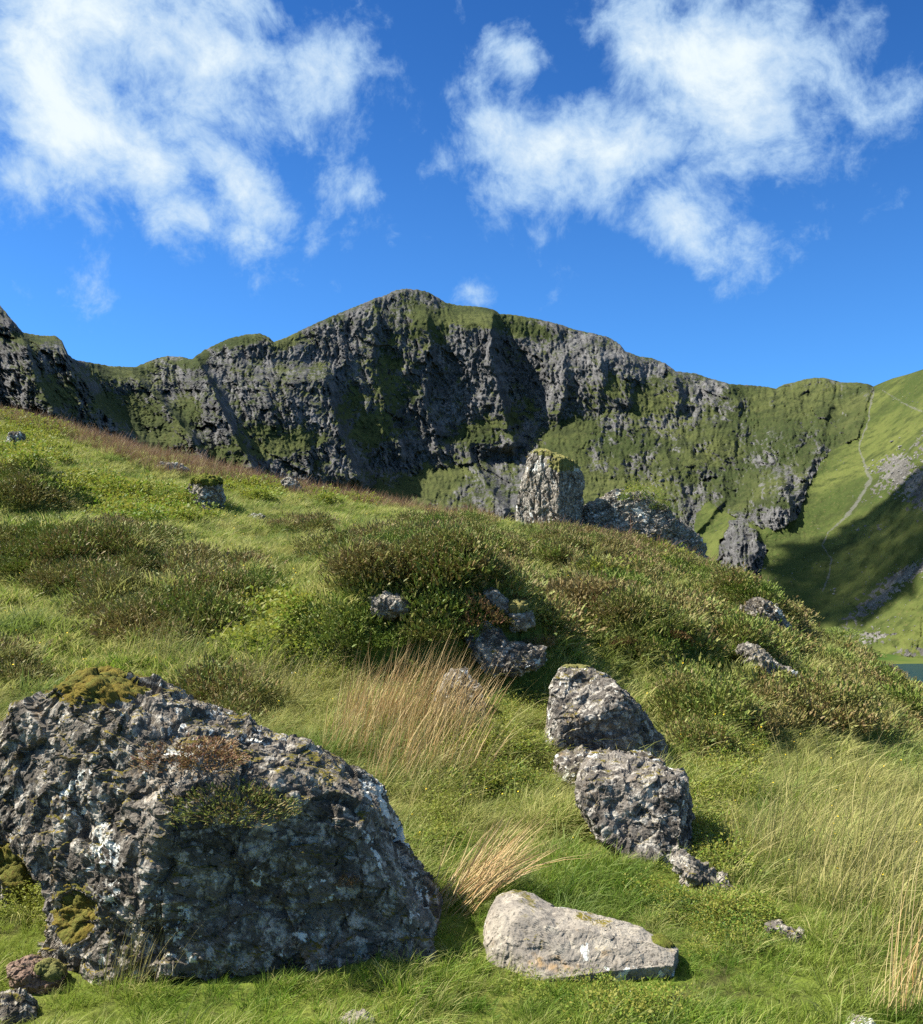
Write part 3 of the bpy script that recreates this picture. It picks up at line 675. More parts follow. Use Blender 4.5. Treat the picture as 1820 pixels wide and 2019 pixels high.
rock('rock', [(672,2012),(690,2000),(718,2001),(734,2012),(730,2026),(674,2026)], None, (.04, .05), M_PALE, n=30, seed=45, rough=.5, knob=.5, label='small white stone at the bottom edge below the huge boulder', category='rock')
rock('rock', [(1674,2022),(1692,2010),(1712,2012),(1724,2030),(1676,2032)], None, (.04, .05), M_PALE, n=24, seed=46, rough=.5, knob=.5, label='small grey stone at the bottom edge, far right of the pale slab', category='rock')
# --- the standing stone and its neighbour on the crest
rock('standing_stone', [(1012,1052),(1020,1010),(1030,965),(1042,920),(1048,892),(1070,886),(1092,897),(1110,902),(1136,916),(1149,938),(1148,1000),(1146,1065),(1080,1062)],
    26.5, (1.0, .90), M_STONE, n=100, seed=51, p=3.6, cuts=[((-.62, -.78, .05), .56), ((.72, -.69, .0), .64)], strata=((1, .35, .12), .16, .10), rough=1.8, knob=1.3, lump=.4, crack=.9, grain=(.55, .55, .16),
    moss=[('moss_cap', 1080, 893, 30, 9, M_MOSSP, .02, None), ('moss_cap', 1110, 915, 36, 18, M_MOSSP, .02, None)], label='tall upright standing stone with mossy slanting top on the crest', category='standing stone')
rock('outcrop', [(1130,1060),(1146,1000),(1170,988),(1215,975),(1262,972),(1310,1000),(1335,1030),(1372,1052),(1384,1075),(1388,1115),(1300,1100),(1200,1078)],
    27.2, (.9, 1.2), M_STONE, n=100, seed=57, p=2.5, cuts=[((.05, -.85, .5), .72)], strata=((-.35, -.2, .95), .16, .11), rough=2.2, knob=1.9, lump=1.0, crack=1.0, grain=(.35, .5, .8),
    label='long slanting rock outcrop right of the standing stone', category='rock outcrop')
# --- rocks showing through the heather
rock('rock', [(915,1240),(960,1232),(1010,1270),(1075,1278),(1070,1310),(1010,1335),(960,1325),(925,1280)], None, (.35, .45), M_DARK, n=60, seed=61, fwd=0.22, cuts=[((0, -.7, .7), .6)], rough=1.2, knob=.7, strata=((.3, -.2, .9), .25, .08), label='dark rock with white edge under the large heather mound', category='rock')
rock('rock', [(728,1180),(760,1168),(800,1178),(808,1205),(775,1222),(735,1212)], None, (.22, .3), M_STONE, n=44, seed=62, fwd=0.12, rough=1.2, knob=.7, label='whitish rock peeping out of the left flank of the heather mound', category='rock')
rock('rock', [(995,1210),(1020,1195),(1050,1208),(1052,1232),(1010,1240)], None, (.2, .25), M_STONE, n=36, seed=63, fwd=0.16, rough=1.2, knob=.7, moss=[('moss_cap', 1018, 1200, 24, 10, M_MOSSP, .05, None)], label='small pale rock at the right foot of the heather mound', category='rock')
rock('rock', [(950,1165),(975,1160),(1000,1185),(1010,1215),(985,1210),(960,1190)], None, (.2, .3), M_STONE, n=36, seed=64, fwd=0.12, rough=1.2, knob=.7, label='thin sloping pale rock between heather bushes high on the mound', category='rock')
rock('rock', [(862,1370),(880,1338),(915,1325),(945,1355),(955,1420),(900,1435),(865,1420)], None, (.25, .4), M_MID, n=54, seed=65, fwd=0.10, cuts=[((0, -1, .2), .6)], label='rounded grey rock in the shade behind the rush stems', category='rock')
rock('rock', [(1468,1200),(1495,1178),(1530,1200),(1555,1240),(1552,1262),(1510,1250),(1475,1228)], None, (.3, .5), M_DARK, n=54, seed=66, fwd=0.16, rough=1.8, knob=1.1, strata=((.7, -.3, .6), .22, .12), label='dark craggy rock under overhanging heather near the right skyline', category='rock')
rock('rock', [(1462,1280),(1490,1275),(1530,1310),(1570,1330),(1560,1352),(1510,1350),(1475,1320)], None, (.3, .45), M_STONE, n=54, seed=67, fwd=0.12, rough=1.6, knob=1.0, strata=((.7, -.3, .6), .22, .12), label='broken grey rock below the craggy one on the right slope', category='rock')
rock('rock', [(356,985),(372,955),(400,942),(432,948),(442,985),(436,1010),(390,1005)], None, (.40, .5), M_STONE, n=54, seed=68, rough=1.6, knob=1.0, cuts=[((-.6, -.7, .2), .7)], moss=[('grass_cap', 410, 948, 40, 12, M_MOSSG, .06, None)], label='grey boulder with a grassy cap on the upper left slope', category='boulder')
rock('rock', [(392,1000),(405,998),(425,1015),(428,1028),(405,1020)], None, (.1, .16), M_STONE, n=24, seed=69, label='small broken stone below the grass capped boulder', category='rock')
rock('rock', [(490,1018),(505,1012),(522,1018),(520,1030),(495,1030)], None, (.1, .16), M_STONE, n=24, seed=70, label='single white stone in the grass right of the grass capped boulder', category='rock')
rock('rock', [(12,875),(22,852),(40,850),(50,872),(40,890)], None, (.2, .3), M_DARK, n=30, seed=71, rough=2, label='small dark rock high on the left edge of the slope', category='rock')
rock('rock', [(100,945),(118,930),(140,934),(146,950),(120,955)], None, (.2, .25), M_MID, n=30, seed=72, rough=2, label='little grey stone in bilberry on the upper left slope', category='rock')
rock('rock', [(300,925),(318,912),(352,914),(372,925),(360,935),(310,935)], None, (.3, .4), M_STONE, n=30, seed=73, rough=2, label='low pale rock below the reddish grass on the left skyline', category='rock')
rock('rock', [(552,950),(565,940),(590,952),(600,975),(570,970)], None, (.3, .4), M_STONE, n=30, seed=74, rough=2, label='brownish rock breaking the skyline left of the centre', category='rock')
# ------------------------------------------------------------------ plants
def leaf_mat(name, cols, trans=.35, patch=None, patch_scale=.6, tip=None, rough=.6, patch2=None):
    """cols = colours picked blade by blade; patch = tint that comes and goes over the slope; tip = colour towards the tip"""
    m, t, out = new_mat(name)
    rnd = t.attr('rnd'); ln = t.attr('len')
    c = cols[0]; n_ = len(cols)
    oi = t.new('ShaderNodeObjectInfo')
    rr_ = t.math('FRACT', t.math('ADD', rnd, t.math('MULTIPLY', oi.outputs['Random'], .37)))
    for k in range(1, n_):
        c = t.mix(t.ramp(rr_, (k-.5)/n_-.12, (k-.5)/n_+.12), c, cols[k])
    if tip is not None: c = t.mix(t.math('MULTIPLY', t.ramp(ln, .45, 1.0), .8), c, tip)
    if patch is not None:
        pn_ = t.noise(oi.outputs['Location'], patch_scale, 4, .6)
        c = t.mix(t.ramp(pn_, .44, .62), c, t.mix(.8, c, patch))
    if patch2 is not None:
        pn_ = t.noise(t.mapping(oi.outputs['Location'], (5, 3, 1)), patch_scale*2.2, 3, .6)
        c = t.mix(t.ramp(pn_, .48, .66), c, t.mix(.8, c, patch2))
    b = principled(t, None, c, rough, .25)
    tr = t.new('ShaderNodeBsdfTranslucent'); t.put(tr.inputs[0], c)
    ms = t.new('ShaderNodeMixShader'); ms.inputs[0].default_value = trans
    t.l.new(b.outputs[0], ms.inputs[1]); t.l.new(tr.outputs[0], ms.inputs[2]); t.l.new(ms.outputs[0], out.inputs[0])
    return m
M_TURF = leaf_mat('turf_blades', [(0.152, 0.270, 0.020, 1), (0.108, 0.217, 0.018, 1), (0.236, 0.334, 0.033, 1), (0.303, 0.325, 0.075, 1)], .4, (0.219, 0.270, 0.045, 1), .9, (0.269, 0.325, 0.067, 1), patch2=(0.075, 0.154, 0.015, 1))
M_LONG = leaf_mat('long_blades', [(0.203, 0.278, 0.043, 1), (0.155, 0.239, 0.031, 1), (0.312, 0.343, 0.095, 1), (0.453, 0.414, 0.153, 1)], .4, (0.312, 0.303, 0.095, 1), .45, (0.405, 0.382, 0.128, 1), patch2=(0.110, 0.175, 0.032, 1))
M_SEED = leaf_mat('seed_stalk', [(.22, .12, .065, 1), (.17, .085, .05, 1), (.28, .19, .10, 1)], .2)
M_STRAW = leaf_mat('dead_rush', [(.42, .30, .125, 1), (.52, .41, .20, 1), (.36, .20, .075, 1), (.47, .36, .17, 1)], .15, tip=(.47, .32, .15, 1))
M_GREENRUSH = leaf_mat('green_rush', [(.30, .27, .085, 1), (.20, .21, .055, 1), (.38, .33, .13, 1)], .2, tip=(.36, .29, .13, 1))
M_HEATH = leaf_mat('heather_leaf', [(0.122, 0.170, 0.027, 1), (0.085, 0.112, 0.022, 1), (0.214, 0.235, 0.046, 1), (0.190, 0.131, 0.050, 1)], .12, (0.228, 0.164, 0.069, 1), .5, (0.260, 0.261, 0.060, 1), patch2=(0.137, 0.211, 0.027, 1))
M_HEATHB = leaf_mat('brown_heather_leaf', [(0.204, 0.120, 0.047, 1), (0.128, 0.084, 0.033, 1), (0.268, 0.188, 0.062, 1), (0.217, 0.103, 0.058, 1)], .12, None, .5, (0.306, 0.203, 0.073, 1))
M_BILB = leaf_mat('bilberry_leaf', [(0.103, 0.193, 0.017, 1), (0.072, 0.139, 0.014, 1), (0.176, 0.254, 0.028, 1), (0.239, 0.231, 0.039, 1)], .38, (0.208, 0.231, 0.031, 1), .7, rough=.6)
M_BILBD = leaf_mat('dark_bilberry_leaf', [(0.053, 0.108, 0.016, 1), (0.039, 0.078, 0.013, 1), (0.098, 0.162, 0.023, 1)], .30, rough=.35)
M_TWIG, t_, o_ = new_mat('twig'); principled(t_, o_, (.055, .038, .024, 1), .9, .1)
M_YELLOW, t_, o_ = new_mat('yellow_petal'); principled(t_, o_, (.75, .52, .02, 1), .6, .2)

def ribbons(base, dirv, length, width, droop, lean, nseg=3, rnd=None, side=None):
    """tapering blades: arrays of roots, start directions, lengths, widths, bend"""
    n = len(base); dirv = dirv/np.linalg.norm(dirv, axis=1)[:, None]
    if side is None:
        a = RNG.uniform(0, 2*math.pi, n); side = np.stack([np.cos(a), np.sin(a), 0*a], -1)
    side = side - dirv*(side*dirv).sum(1)[:, None]; side /= np.linalg.norm(side, axis=1)[:, None]+1e-9
    V, Ln = [], []
    for k in range(nseg+1):
        s = k/nseg
        c = base + dirv*(length*s)[:, None] + lean*(length*droop*s*s)[:, None]
        c[:, 2] -= (length*droop*.45*s**3)
        wk = width*(1-s)**.7*(.55+.45*min(1, s*3)) if k < nseg else width*0
        if k < nseg:
            V += [c-side*wk[:, None], c+side*wk[:, None]]; Ln += [np.full(n, s)]*2
        else: V += [c]; Ln += [np.full(n, 1.0)]
    V = np.stack(V, 1).reshape(-1, 3); Ln = np.stack(Ln, 1).ravel(); m_ = 2*nseg+1
    b = np.arange(n)[:, None]*m_
    Q = np.concatenate([b + np.array([[2*k, 2*k+1, 2*k+3, 2*k+2]]) for k in range(nseg-1)], 0) if nseg > 1 else np.zeros((0, 4), int)
    T = b + np.array([[2*nseg-2, 2*nseg-1, 2*nseg]])
    rnd = RNG.uniform(0, 1, n) if rnd is None else rnd
    return V, [Q, T], {'len': Ln, 'rnd': np.repeat(rnd, m_)}
def merge(parts):
    V, Q, T, A, off = [], [], [], {'len': [], 'rnd': []}, 0
    for v, (q, t3), a in parts:
        V.append(v); Q.append(q+off); T.append(t3+off); off += len(v)
        for k in A: A[k].append(a[k])
    return np.concatenate(V), [np.concatenate(Q), np.concatenate(T)], {k: np.concatenate(v) for k, v in A.items()}
def U(a, b, n): return RNG.uniform(a, b, n)
WIND = np.array([.75, -.35, 0])
def tuft(n, rad, h0, h1, w, spread, droop, nseg=3):
    a = U(0, 6.283, n); r = rad*np.sqrt(U(0, 1, n))
    base = np.stack([r*np.cos(a), r*np.sin(a), np.full(n, -.01)], -1)
    a2 = a + U(-1.2, 1.2, n); sp = spread*U(.1, 1, n)
    d = np.stack([np.cos(a2)*sp, np.sin(a2)*sp, np.ones(n)], -1) + WIND*U(0, .35, n)[:, None]
    lean = np.stack([np.cos(a2), np.sin(a2), 0*a2], -1)*.8 + WIND*.55
    return ribbons(base, d, U(h0, h1, n), U(.7, 1.2, n)*w, U(.2, 1.0, n)*droop, lean, nseg)
def sprigs(n, rx, rz, ln, w, flat=.25, up=.7):
    """a low dome of short leafy shoots"""
    a = U(0, 6.283, n); ct = U(-.05, 1, n)**.8 if False else U(0, 1, n); st = np.sqrt(1-ct*ct)
    q = np.stack([st*np.cos(a), st*np.sin(a), ct], -1); sh_ = U(.45, 1.0, n)**.5
    lob = 1+.22*np.sin(3*a+1)+.16*np.sin(5*a+ct*4)
    base = q*np.array([rx, rx, rz])*(sh_*lob)[:, None]
    d = q*np.array([1, 1, .9]) + np.array([0, 0, up]) + RNG.normal(0, .38, (n, 3))
    return base, d, ln*U(.6, 1.25, n), w*U(.7, 1.2, n)
def heather(n, rx, rz, ln=.11, w=.006):
    b, d, l, ww = sprigs(n, rx, rz, ln, w)
    b[:, 2] = np.maximum(b[:, 2], 0) - .3*ln
    rn = U(0, 1, n)
    p1 = ribbons(b, d, l, ww, U(0, .3, n), RNG.normal(0, .5, (n, 3)), 2, rn)
    # side shoots make each shoot bushy
    k = 2
    b2 = np.repeat(b, k, 0) + np.repeat(d/np.linalg.norm(d, axis=1)[:, None]*l[:, None], k, 0)*U(.25, .8, n*k)[:, None]
    p2 = ribbons(b2, np.repeat(d, k, 0)*.6+RNG.normal(0, .7, (n*k, 3)), np.repeat(l, k)*U(.3, .55, n*k), np.repeat(ww, k)*.9, U(0, .2, n*k), RNG.normal(0, .5, (n*k, 3)), 1, np.repeat(rn, k))
    return merge([p1, p2])
def leaves(n, rx, rz, size):
    b, d, l, ww = sprigs(n, rx, rz, size*2.2, size, up=.35)
    b[:, 2] = np.maximum(b[:, 2], .01)
    d = d*np.array([1, 1, .5]) + RNG.normal(0, .5, (n, 3))
    rn = np.clip(.5*U(0, 1, n)+.5*(b[:, 2]/(rz+1e-6))*U(.5, 1, n), 0, .999)
    ww = l*.27
    n_ = len(b); d /= np.linalg.norm(d, axis=1)[:, None]
    side = np.cross(d, np.array([0, 0, 1.])+RNG.normal(0, .45, (n, 3))); side /= np.linalg.norm(side, axis=1)[:, None]+1e-9
    nrm = np.cross(side, d)
    V = np.stack([b, b+d*(l*.5)[:, None]-side*ww[:, None]-nrm*(l*.06)[:, None], b+d*l[:, None]-nrm*(l*.15)[:, None], b+d*(l*.5)[:, None]+side*ww[:, None]-nrm*(l*.06)[:, None]], 1).reshape(-1, 3)
    Q = np.arange(n_)[:, None]*4 + np.arange(4)[None]
    return V, [Q, np.zeros((0, 3), int)], {'len': np.tile([0, .5, 1, .5], n_)*.4, 'rnd': np.repeat(rn, 4)}
def twigs(n, rx, rz):
    a = U(0, 6.283, n); ct = U(.25, 1, n); st = np.sqrt(1-ct*ct)
    q = np.stack([st*np.cos(a)*rx, st*np.sin(a)*rx, ct*rz], -1)
    b = RNG.normal(0, rx*.08, (n, 3)); b[:, 2] = -.02
    return ribbons(b, q, np.linalg.norm(q, axis=1)*U(.7, 1, n), np.full(n, .0035), U(0, .3, n), RNG.normal(0, .4, (n, 3)), 2)
def pm(name, parts, mat): return make_mesh(name, parts[0], parts[1], mat, True, parts[2])

# --- models of each ground plant, scattered below
def proto_collection(name, meshes):
    c = bpy.data.collections.new(name)
    for i, me in enumerate(meshes):
        o = bpy.data.objects.new('%s_%c' % (name, 97+i), me); c.objects.link(o)
    return c
C_TURF = proto_collection('turf_tuft', [pm('turf_tuft', tuft(38, .055, .035, .095, .0022, .6, .7), M_TURF) for _ in range(5)])
C_LONG = proto_collection('long_tuft', [pm('long_tuft', tuft(44, .07, .07, .18, .0023, .6, 1.0, 4), M_LONG) for _ in range(5)])
C_FARL = proto_collection('far_tuft', [pm('far_tuft', tuft(36, .13, .05, .15, .0048, .75, .9, 3), M_LONG) for _ in range(4)])
C_FART = proto_collection('far_turf', [pm('far_turf', tuft(36, .13, .035, .09, .0052, .8, .7, 2), M_TURF) for _ in range(4)])
C_HEATH = proto_collection('heather_sprig', [pm('heather_sprig', heather(230, .15, .085, .026, .0062), M_HEATH) for _ in range(4)])
C_BILB = proto_collection('bilberry_shoot', [pm('bilberry_shoot', leaves(300, .13, .10, .0065), M_BILB) for _ in range(4)])
C_FARB = proto_collection('far_bilberry', [pm('far_bilberry', leaves(110, .20, .13, .020), M_BILB) for _ in range(3)])
C_SEED = proto_collection('seed_stalk', [pm('seed_stalk', tuft(12, .10, .18, .36, .0040, .35, .5, 3), M_SEED) for _ in range(3)])
C_STALK = proto_collection('straw_stalk', [pm('straw_stalk', tuft(7, .05, .20, .45, .0020, .40, .6, 4), M_GREENRUSH) for _ in range(4)])
def flower():
    n = 5; a = np.arange(n)*6.283/n
    V = np.concatenate([[[0, 0, .0]], np.stack([np.cos(a)*.008, np.sin(a)*.008, 0*a+.003], -1)]); T = np.stack([0*a.astype(int), 1+np.arange(n), 1+(np.arange(n)+1) % n], -1)
    return make_mesh('tormentil', V, T, M_YELLOW)
C_FLOW = proto_collection('tormentil', [flower()])

def scatter(name, coll, P, rz, sc, tilt=None, idx=None, nproto=None):
    n = len(P); nproto = nproto or len(coll.objects)
    me = bpy.data.meshes.new(name); me.vertices.add(n); me.vertices.foreach_set('co', np.ascontiguousarray(P, np.float32).ravel())
    rot = np.zeros((n, 3), np.float32); rot[:, 2] = rz
    if tilt is not None: rot[:, :2] = tilt
    a = me.attributes.new('rot', 'FLOAT_VECTOR', 'POINT'); a.data.foreach_set('vector', rot.ravel())
    a = me.attributes.new('scl', 'FLOAT', 'POINT'); a.data.foreach_set('value', np.ascontiguousarray(sc, np.float32))
    a = me.attributes.new('pick', 'INT', 'POINT'); a.data.foreach_set('value', RNG.integers(0, nproto, n).astype(np.int32))
    o = add_obj(name, me, kind='stuff')
    ng = bpy.data.node_groups.new(name+'_spread', 'GeometryNodeTree')
    ng.interface.new_socket('Geometry', in_out='INPUT', socket_type='NodeSocketGeometry'); ng.interface.new_socket('Geometry', in_out='OUTPUT', socket_type='NodeSocketGeometry')
    N_, L_ = ng.nodes, ng.links
    gi, go = N_.new('NodeGroupInput'), N_.new('NodeGroupOutput')
    ip = N_.new('GeometryNodeInstanceOnPoints'); ci = N_.new('GeometryNodeCollectionInfo')
    ci.inputs['Collection'].default_value = coll; ci.inputs['Separate Children'].default_value = True; ci.inputs['Reset Children'].default_value = True
    def named(nm, ty):
        q = N_.new('GeometryNodeInputNamedAttribute'); q.data_type = ty; q.inputs['Name'].default_value = nm
        return [s for s in q.outputs if s.enabled and s.name == 'Attribute'][0]
    L_.new(gi.outputs[0], ip.inputs['Points']); L_.new(ci.outputs[0], ip.inputs['Instance']); ip.inputs['Pick Instance'].default_value = True
    L_.new(named('pick', 'INT'), ip.inputs['Instance Index']); L_.new(named('rot', 'FLOAT_VECTOR'), ip.inputs['Rotation']); L_.new(named('scl', 'FLOAT'), ip.inputs['Scale'])
    L_.new(ip.outputs[0], go.inputs[0])
    md = o.modifiers.new('spread', 'NODES'); md.node_group = ng
    return o

# --- candidate spots over the part of the slope the view takes in, thinner with distance
def spots(dens0, r0, power, rmin, rmax, azm=.60):
    ls = np.linspace(math.log(rmin), math.log(rmax), 400); r = np.exp(ls)
    d = dens0*np.minimum(1, (r0/r)**power); wgt = d*r*r*2*azm; cum = np.cumsum(wgt)*(ls[1]-ls[0]); n = int(cum[-1])
    rr_ = np.exp(np.interp(RNG.uniform(0, cum[-1], n), cum, ls)); aa_ = U(-azm, azm, n)
    x, y = rr_*np.sin(aa_), rr_*np.cos(aa_); z = ground(x, y)
    P = np.stack([x, y, z], -1); px, py = project(P)
    cell = np.floor(P[:, :2]/CELL).astype(int)
    ok = np.array([(a_, b_) not in ROCKS for a_, b_ in cell.tolist()])
    # nothing on the far side of the crest beyond a little
    return P[ok], px[ok], py[ok], rr_[ok]
Z_BILB = [(300,1000,130,34,.9),(240,985,80,30,.8),(500,968,70,20,.8),(150,965,80,26,.6),(640,1290,90,70,.8),(700,980,120,18,.5),(870,1640,40,60,.6),(1405,1660,70,70,.9),(1400,1580,60,60,.7),(1335,1770,75,55,.9),(1440,1830,90,55,.8),(1240,1985,110,40,.7),(1440,1500,60,60,.8),(1000,1510,90,80,.6),(1050,1400,60,50,.5),(60,1780,60,40,.8),(1100,1960,110,30,.4),(1200,1130,60,20,.4),(1400,1070,60,20,.6),(60,850,70,30,.6),(60,900,80,26,.6),(1000,1100,80,25,.5),(560,1240,120,60,.4),(700,1230,90,30,.5),(1330,1100,60,16,.8)]
Z_TURF = [(900,1990,1000,70,.9),(1150,1720,200,80,.6),(1700,1850,250,200,.4),(900,1700,60,200,.5),(60,1850,120,100,.9),(1380,1340,60,40,.9),(500,1300,140,60,.3),(1500,1560,250,80,.45),(250,1330,250,40,.5),(1200,1950,260,80,.7)]
P, px, py, r = spots(520, 5.0, 1.08, 2.2, 36)
zh = zone(Z_HEATH, px, py, 3); zb = zone(Z_BILB, px, py, 5); zt = zone(Z_TURF, px, py, 7)
u1 = U(0, 1, len(P)); u2 = U(0, 1, len(P))
clump = sstep(fbm(P*np.array([2.3, 2.3, 0]), 3, .6, seed=17), -.16, .10)
isH = u1 < zh*(.10 + .78*clump)
isB = ~isH & (u2 < zb*.75)
isT = ~isH & ~isB & (U(0, 1, len(P)) < np.clip(zt + .22 + .55*(1-sstep(r, 3.6, 5.2)), 0, .95))
isL = ~isH & ~isB & ~isT
near = r < 8.5
grow = np.clip(r/8, .9, 1.5)
def place(name, coll, sel, s0, s1, tilt=.18, sink=.0):
    n = int(sel.sum())
    if n == 0: return
    Q = P[sel].copy(); Q[:, 2] -= sink
    scatter(name, coll, Q, U(0, 6.283, n) if coll not in (C_LONG, C_TURF, C_FARL, C_FART, C_SEED, C_STALK) else U(-.7, .7, n), (.62+.95*np.clip(.5+1.3*fbm(Q*np.array([2.6, 2.6, 0]), 2, seed=23), 0, 1))*U(s0, s1, n)*np.where(r[sel] < 9, .62+.38*sstep(r[sel], 3.6, 6.5), np.clip(r[sel]/9, 1, 1.12)), RNG.normal(0, tilt, (n, 2)))
place('short_grass', C_TURF, isT & near, .7, 1.35)
place('long_grass', C_LONG, isL & near, .55, 1.15)
place('short_grass', C_FART, isT & ~near, .7, 1.2)
place('long_grass', C_FARL, isL & ~near, .6, 1.2)
place('heather_cover', C_HEATH, isH, .7, 1.9, .12)
place('bilberry_cover', C_BILB, isB & near, .7, 1.3, .12)
place('bilberry_cover', C_FARB, isB & ~near, .7, 1.2, .12)
# dry seed stalks along the skyline and pale stalks lower down
crest_line = np.interp(px, [-50,0,100,300,420,600,800,1000,1100,1400,1900], [812,812,835,905,930,955,985,1008,1040,1105,1340])
zs = (py < crest_line+26)*np.interp(px, [0, 120, 640, 760, 900, 1000, 1400, 1500], [.5, .9, .9, .8, .5, .15, .5, .1])
place('seed_stalks', C_SEED, (U(0, 1, len(P)) < zs*.55) & (r > 15), .6, 1.15)
Z_STALK = [(1600,1650,260,110,.6),(1720,1760,160,180,.7),(1790,1950,90,120,.8),(1500,1600,80,60,.5),(330,1290,90,70,.5),(560,1330,110,80,.5),(820,1540,150,100,.35),(300,1950,150,60,.12),(900,1800,60,80,.3),(1680,1900,60,80,.4),(430,1400,120,30,.4)]
place('straw_stalks', C_STALK, U(0, 1, len(P)) < zone(Z_STALK, px, py, 9)*.26, .6, 1.2)
fl = (U(0, 1, len(P)) < .035) & (r > 4.6)
Pf = P[fl] + np.stack([U(-.05, .05, fl.sum()), U(-.05, .05, fl.sum()), U(.08, .2, fl.sum())], -1)
scatter('tormentil_flowers', C_FLOW, Pf, U(0, 6, len(Pf)), U(.4, .9, len(Pf))*np.clip(r[fl]/7, .8, 1.7), RNG.normal(0, .4, (len(Pf), 2)))

# ------------------------------------------------------------------ plants one can point to
HB = [(pm('heather_bush', heather(1900, .34, .26, .042, .0075), M_HEATH), pm('stem', twigs(40, .30, .24), M_TWIG)) for _ in range(3)]
HBB = [(pm('brown_heather_bush', heather(1800, .34, .24, .040, .0075), M_HEATHB), pm('stem', twigs(40, .30, .24), M_TWIG)) for _ in range(2)]
BB = [(pm('bilberry_bush', leaves(2000, .30, .26, .0092), M_BILB), pm('stem', twigs(40, .27, .22), M_TWIG)) for _ in range(2)]
BBD = [(pm('bilberry_bush', leaves(2000, .30, .26, .0092), M_BILBD), pm('stem', twigs(40, .27, .22), M_TWIG)) for _ in range(2)]
def bush(kind, px_, py_, size, label, group=None, Y=None, sz=1.0, P_=None, sink=.06):
    fam = {'h': HB, 'b': HBB, 'l': BB, 'd': BBD}[kind]
    me, st = fam[int(RNG.integers(len(fam)))]
    nm = {'h': 'heather_bush', 'b': 'brown_heather_bush', 'l': 'bilberry_bush', 'd': 'bilberry_bush'}[kind]
    c = np.array(P_) if P_ is not None else (on_ground(px_, py_) if Y is None else at(px_, py_, Y))
    s = size*c[1]/FPX/.62                      # size = width in the picture
    o = add_obj(nm, me, loc=(c[0], c[1], c[2]-sink*s), rot=(RNG.normal(0, .08), RNG.normal(0, .08), RNG.uniform(0, 6.28)), scale=(s*RNG.uniform(.9, 1.1), s*RNG.uniform(.85, 1.1), s*sz*(.80 if kind in 'hb' else 1)*RNG.uniform(.75, 1.1)),
                label=label, category='heather' if kind in 'hb' else 'bilberry')
    if group: o['group'] = group
    add_obj('stem', st, parent=o)
    return o
ORD = ['second', 'third', 'fourth', 'fifth', 'sixth', 'seventh', 'eighth', 'ninth', 'tenth', 'eleventh', 'twelfth', 'thirteenth', 'fourteenth', 'fifteenth', 'sixteenth', 'seventeenth', 'eighteenth']
def ordinals(label, pts):
    k = sorted(range(len(pts)), key=lambda i: pts[i][0]); out = ['']*len(pts)
    for j, i in enumerate(k): out[i] = label + (', leftmost' if j == 0 else ', rightmost' if j == len(k)-1 else ', %s from left' % ORD[j-1])
    return out
def bushes(kind, pts, label, group, sz=1.0, sink=.06):
    for (a, b, s), lb in zip(pts, ordinals(label, pts)): bush(kind, a, b, s, lb, group, sz=sz, sink=sink)
bushes('h', [(40,1120,110),(110,1105,120),(180,1125,110),(250,1120,90),(95,1150,100),(170,1175,110),(215,1085,80),(20,1075,90)], 'dark heather bush in the large patch on the left slope', 'heather bushes of the left patch', .8)
bushes('h', [(715,1120,110),(790,1110,110),(860,1095,120),(920,1090,100),(960,1120,80),(760,1165,80),(850,1150,110),(700,1155,70)], 'heather bush on the crown of the large mound below the standing stone', 'heather bushes on the mound', .95)
bush('b', 935, 1225, 150, 'rounded reddish brown heather bush at the middle of the large mound', sz=1.1)
bush('h', 985, 1245, 110, 'dark green heather bush shading the white edged rock', sz=1.0)
bush('b', 1045, 1275, 85, 'olive heather bush at the lower right end of the mound')
bush('b', 1015, 1190, 60, 'small tawny heather bush topping the pale rock right of the mound')
bushes('h', [(700,1290,100),(770,1285,130),(850,1290,120),(920,1310,100)], 'heather bush overhanging the dark hollow behind the rush stems', 'heather bushes of the bank', .75)
bushes('h', [(830,1335,120),(740,1340,110)], 'shaded heather bush at the foot of the bank behind the rush stems', 'heather bushes at the bank foot', .7)
bushes('d', [(600,1340,90),(660,1320,90),(625,1290,80)], 'dark leafy bilberry bush left of the rush clumps', 'bilberry bushes by the rushes', 1.0)
bushes('b', [(1130,1230,50),(1115,1215,36)], 'rust red heather bush alone in grass above the middle boulders', 'rust red heather')
bushes('h', [(1110,1075,90),(1180,1090,110),(1250,1105,100),(1200,1125,90),(1310,1140,90),(1370,1140,70)], 'low dark heather bush just below the standing stone and outcrop', 'heather bushes below the outcrop', .55)
bushes('b', [(1190,1200,100),(1250,1190,90),(1300,1220,100),(1240,1280,90),(1330,1280,90),(1160,1165,80)], 'brownish heather bush on the slope between outcrop and middle boulders', 'heather bushes on the middle slope', .7)
bushes('h', [(1410,1230,80),(1460,1240,80),(1505,1280,90),(1550,1300,80),(1440,1290,80)], 'dark heather bush around the craggy rocks on the right slope', 'heather bushes round the crags', .8)
bush('b', 1440, 1140, 90, 'red brown heather fringe on the skyline right of the outcrop', sz=.5)
bush('h', 1465, 1175, 90, 'dark heather bush overhanging the craggy rock near the skyline', sz=.8)
bushes('h', [(1600,1255,70),(1650,1250,80),(1690,1285,70),(1740,1320,80),(1660,1310,70),(1790,1360,70)], 'heather bush along the right hand skyline', 'heather bushes of the right skyline', .7)
bushes('b', [(1540,1390,90),(1600,1410,110),(1670,1400,90),(1780,1430,90),(1720,1380,80),(1810,1500,80)], 'brown flowering heather bush on the far right slope', 'brown heather bushes on the right', .7)
bush('h', 1345, 1410, 64, 'heather bush leaning on the domed boulder from the right', sz=1.0)
bushes('h', [(1385,1450,74),(1400,1495,70),(1330,1365,56)], 'heather bush downhill right of the domed boulder', 'heather bushes right of the domed boulder')
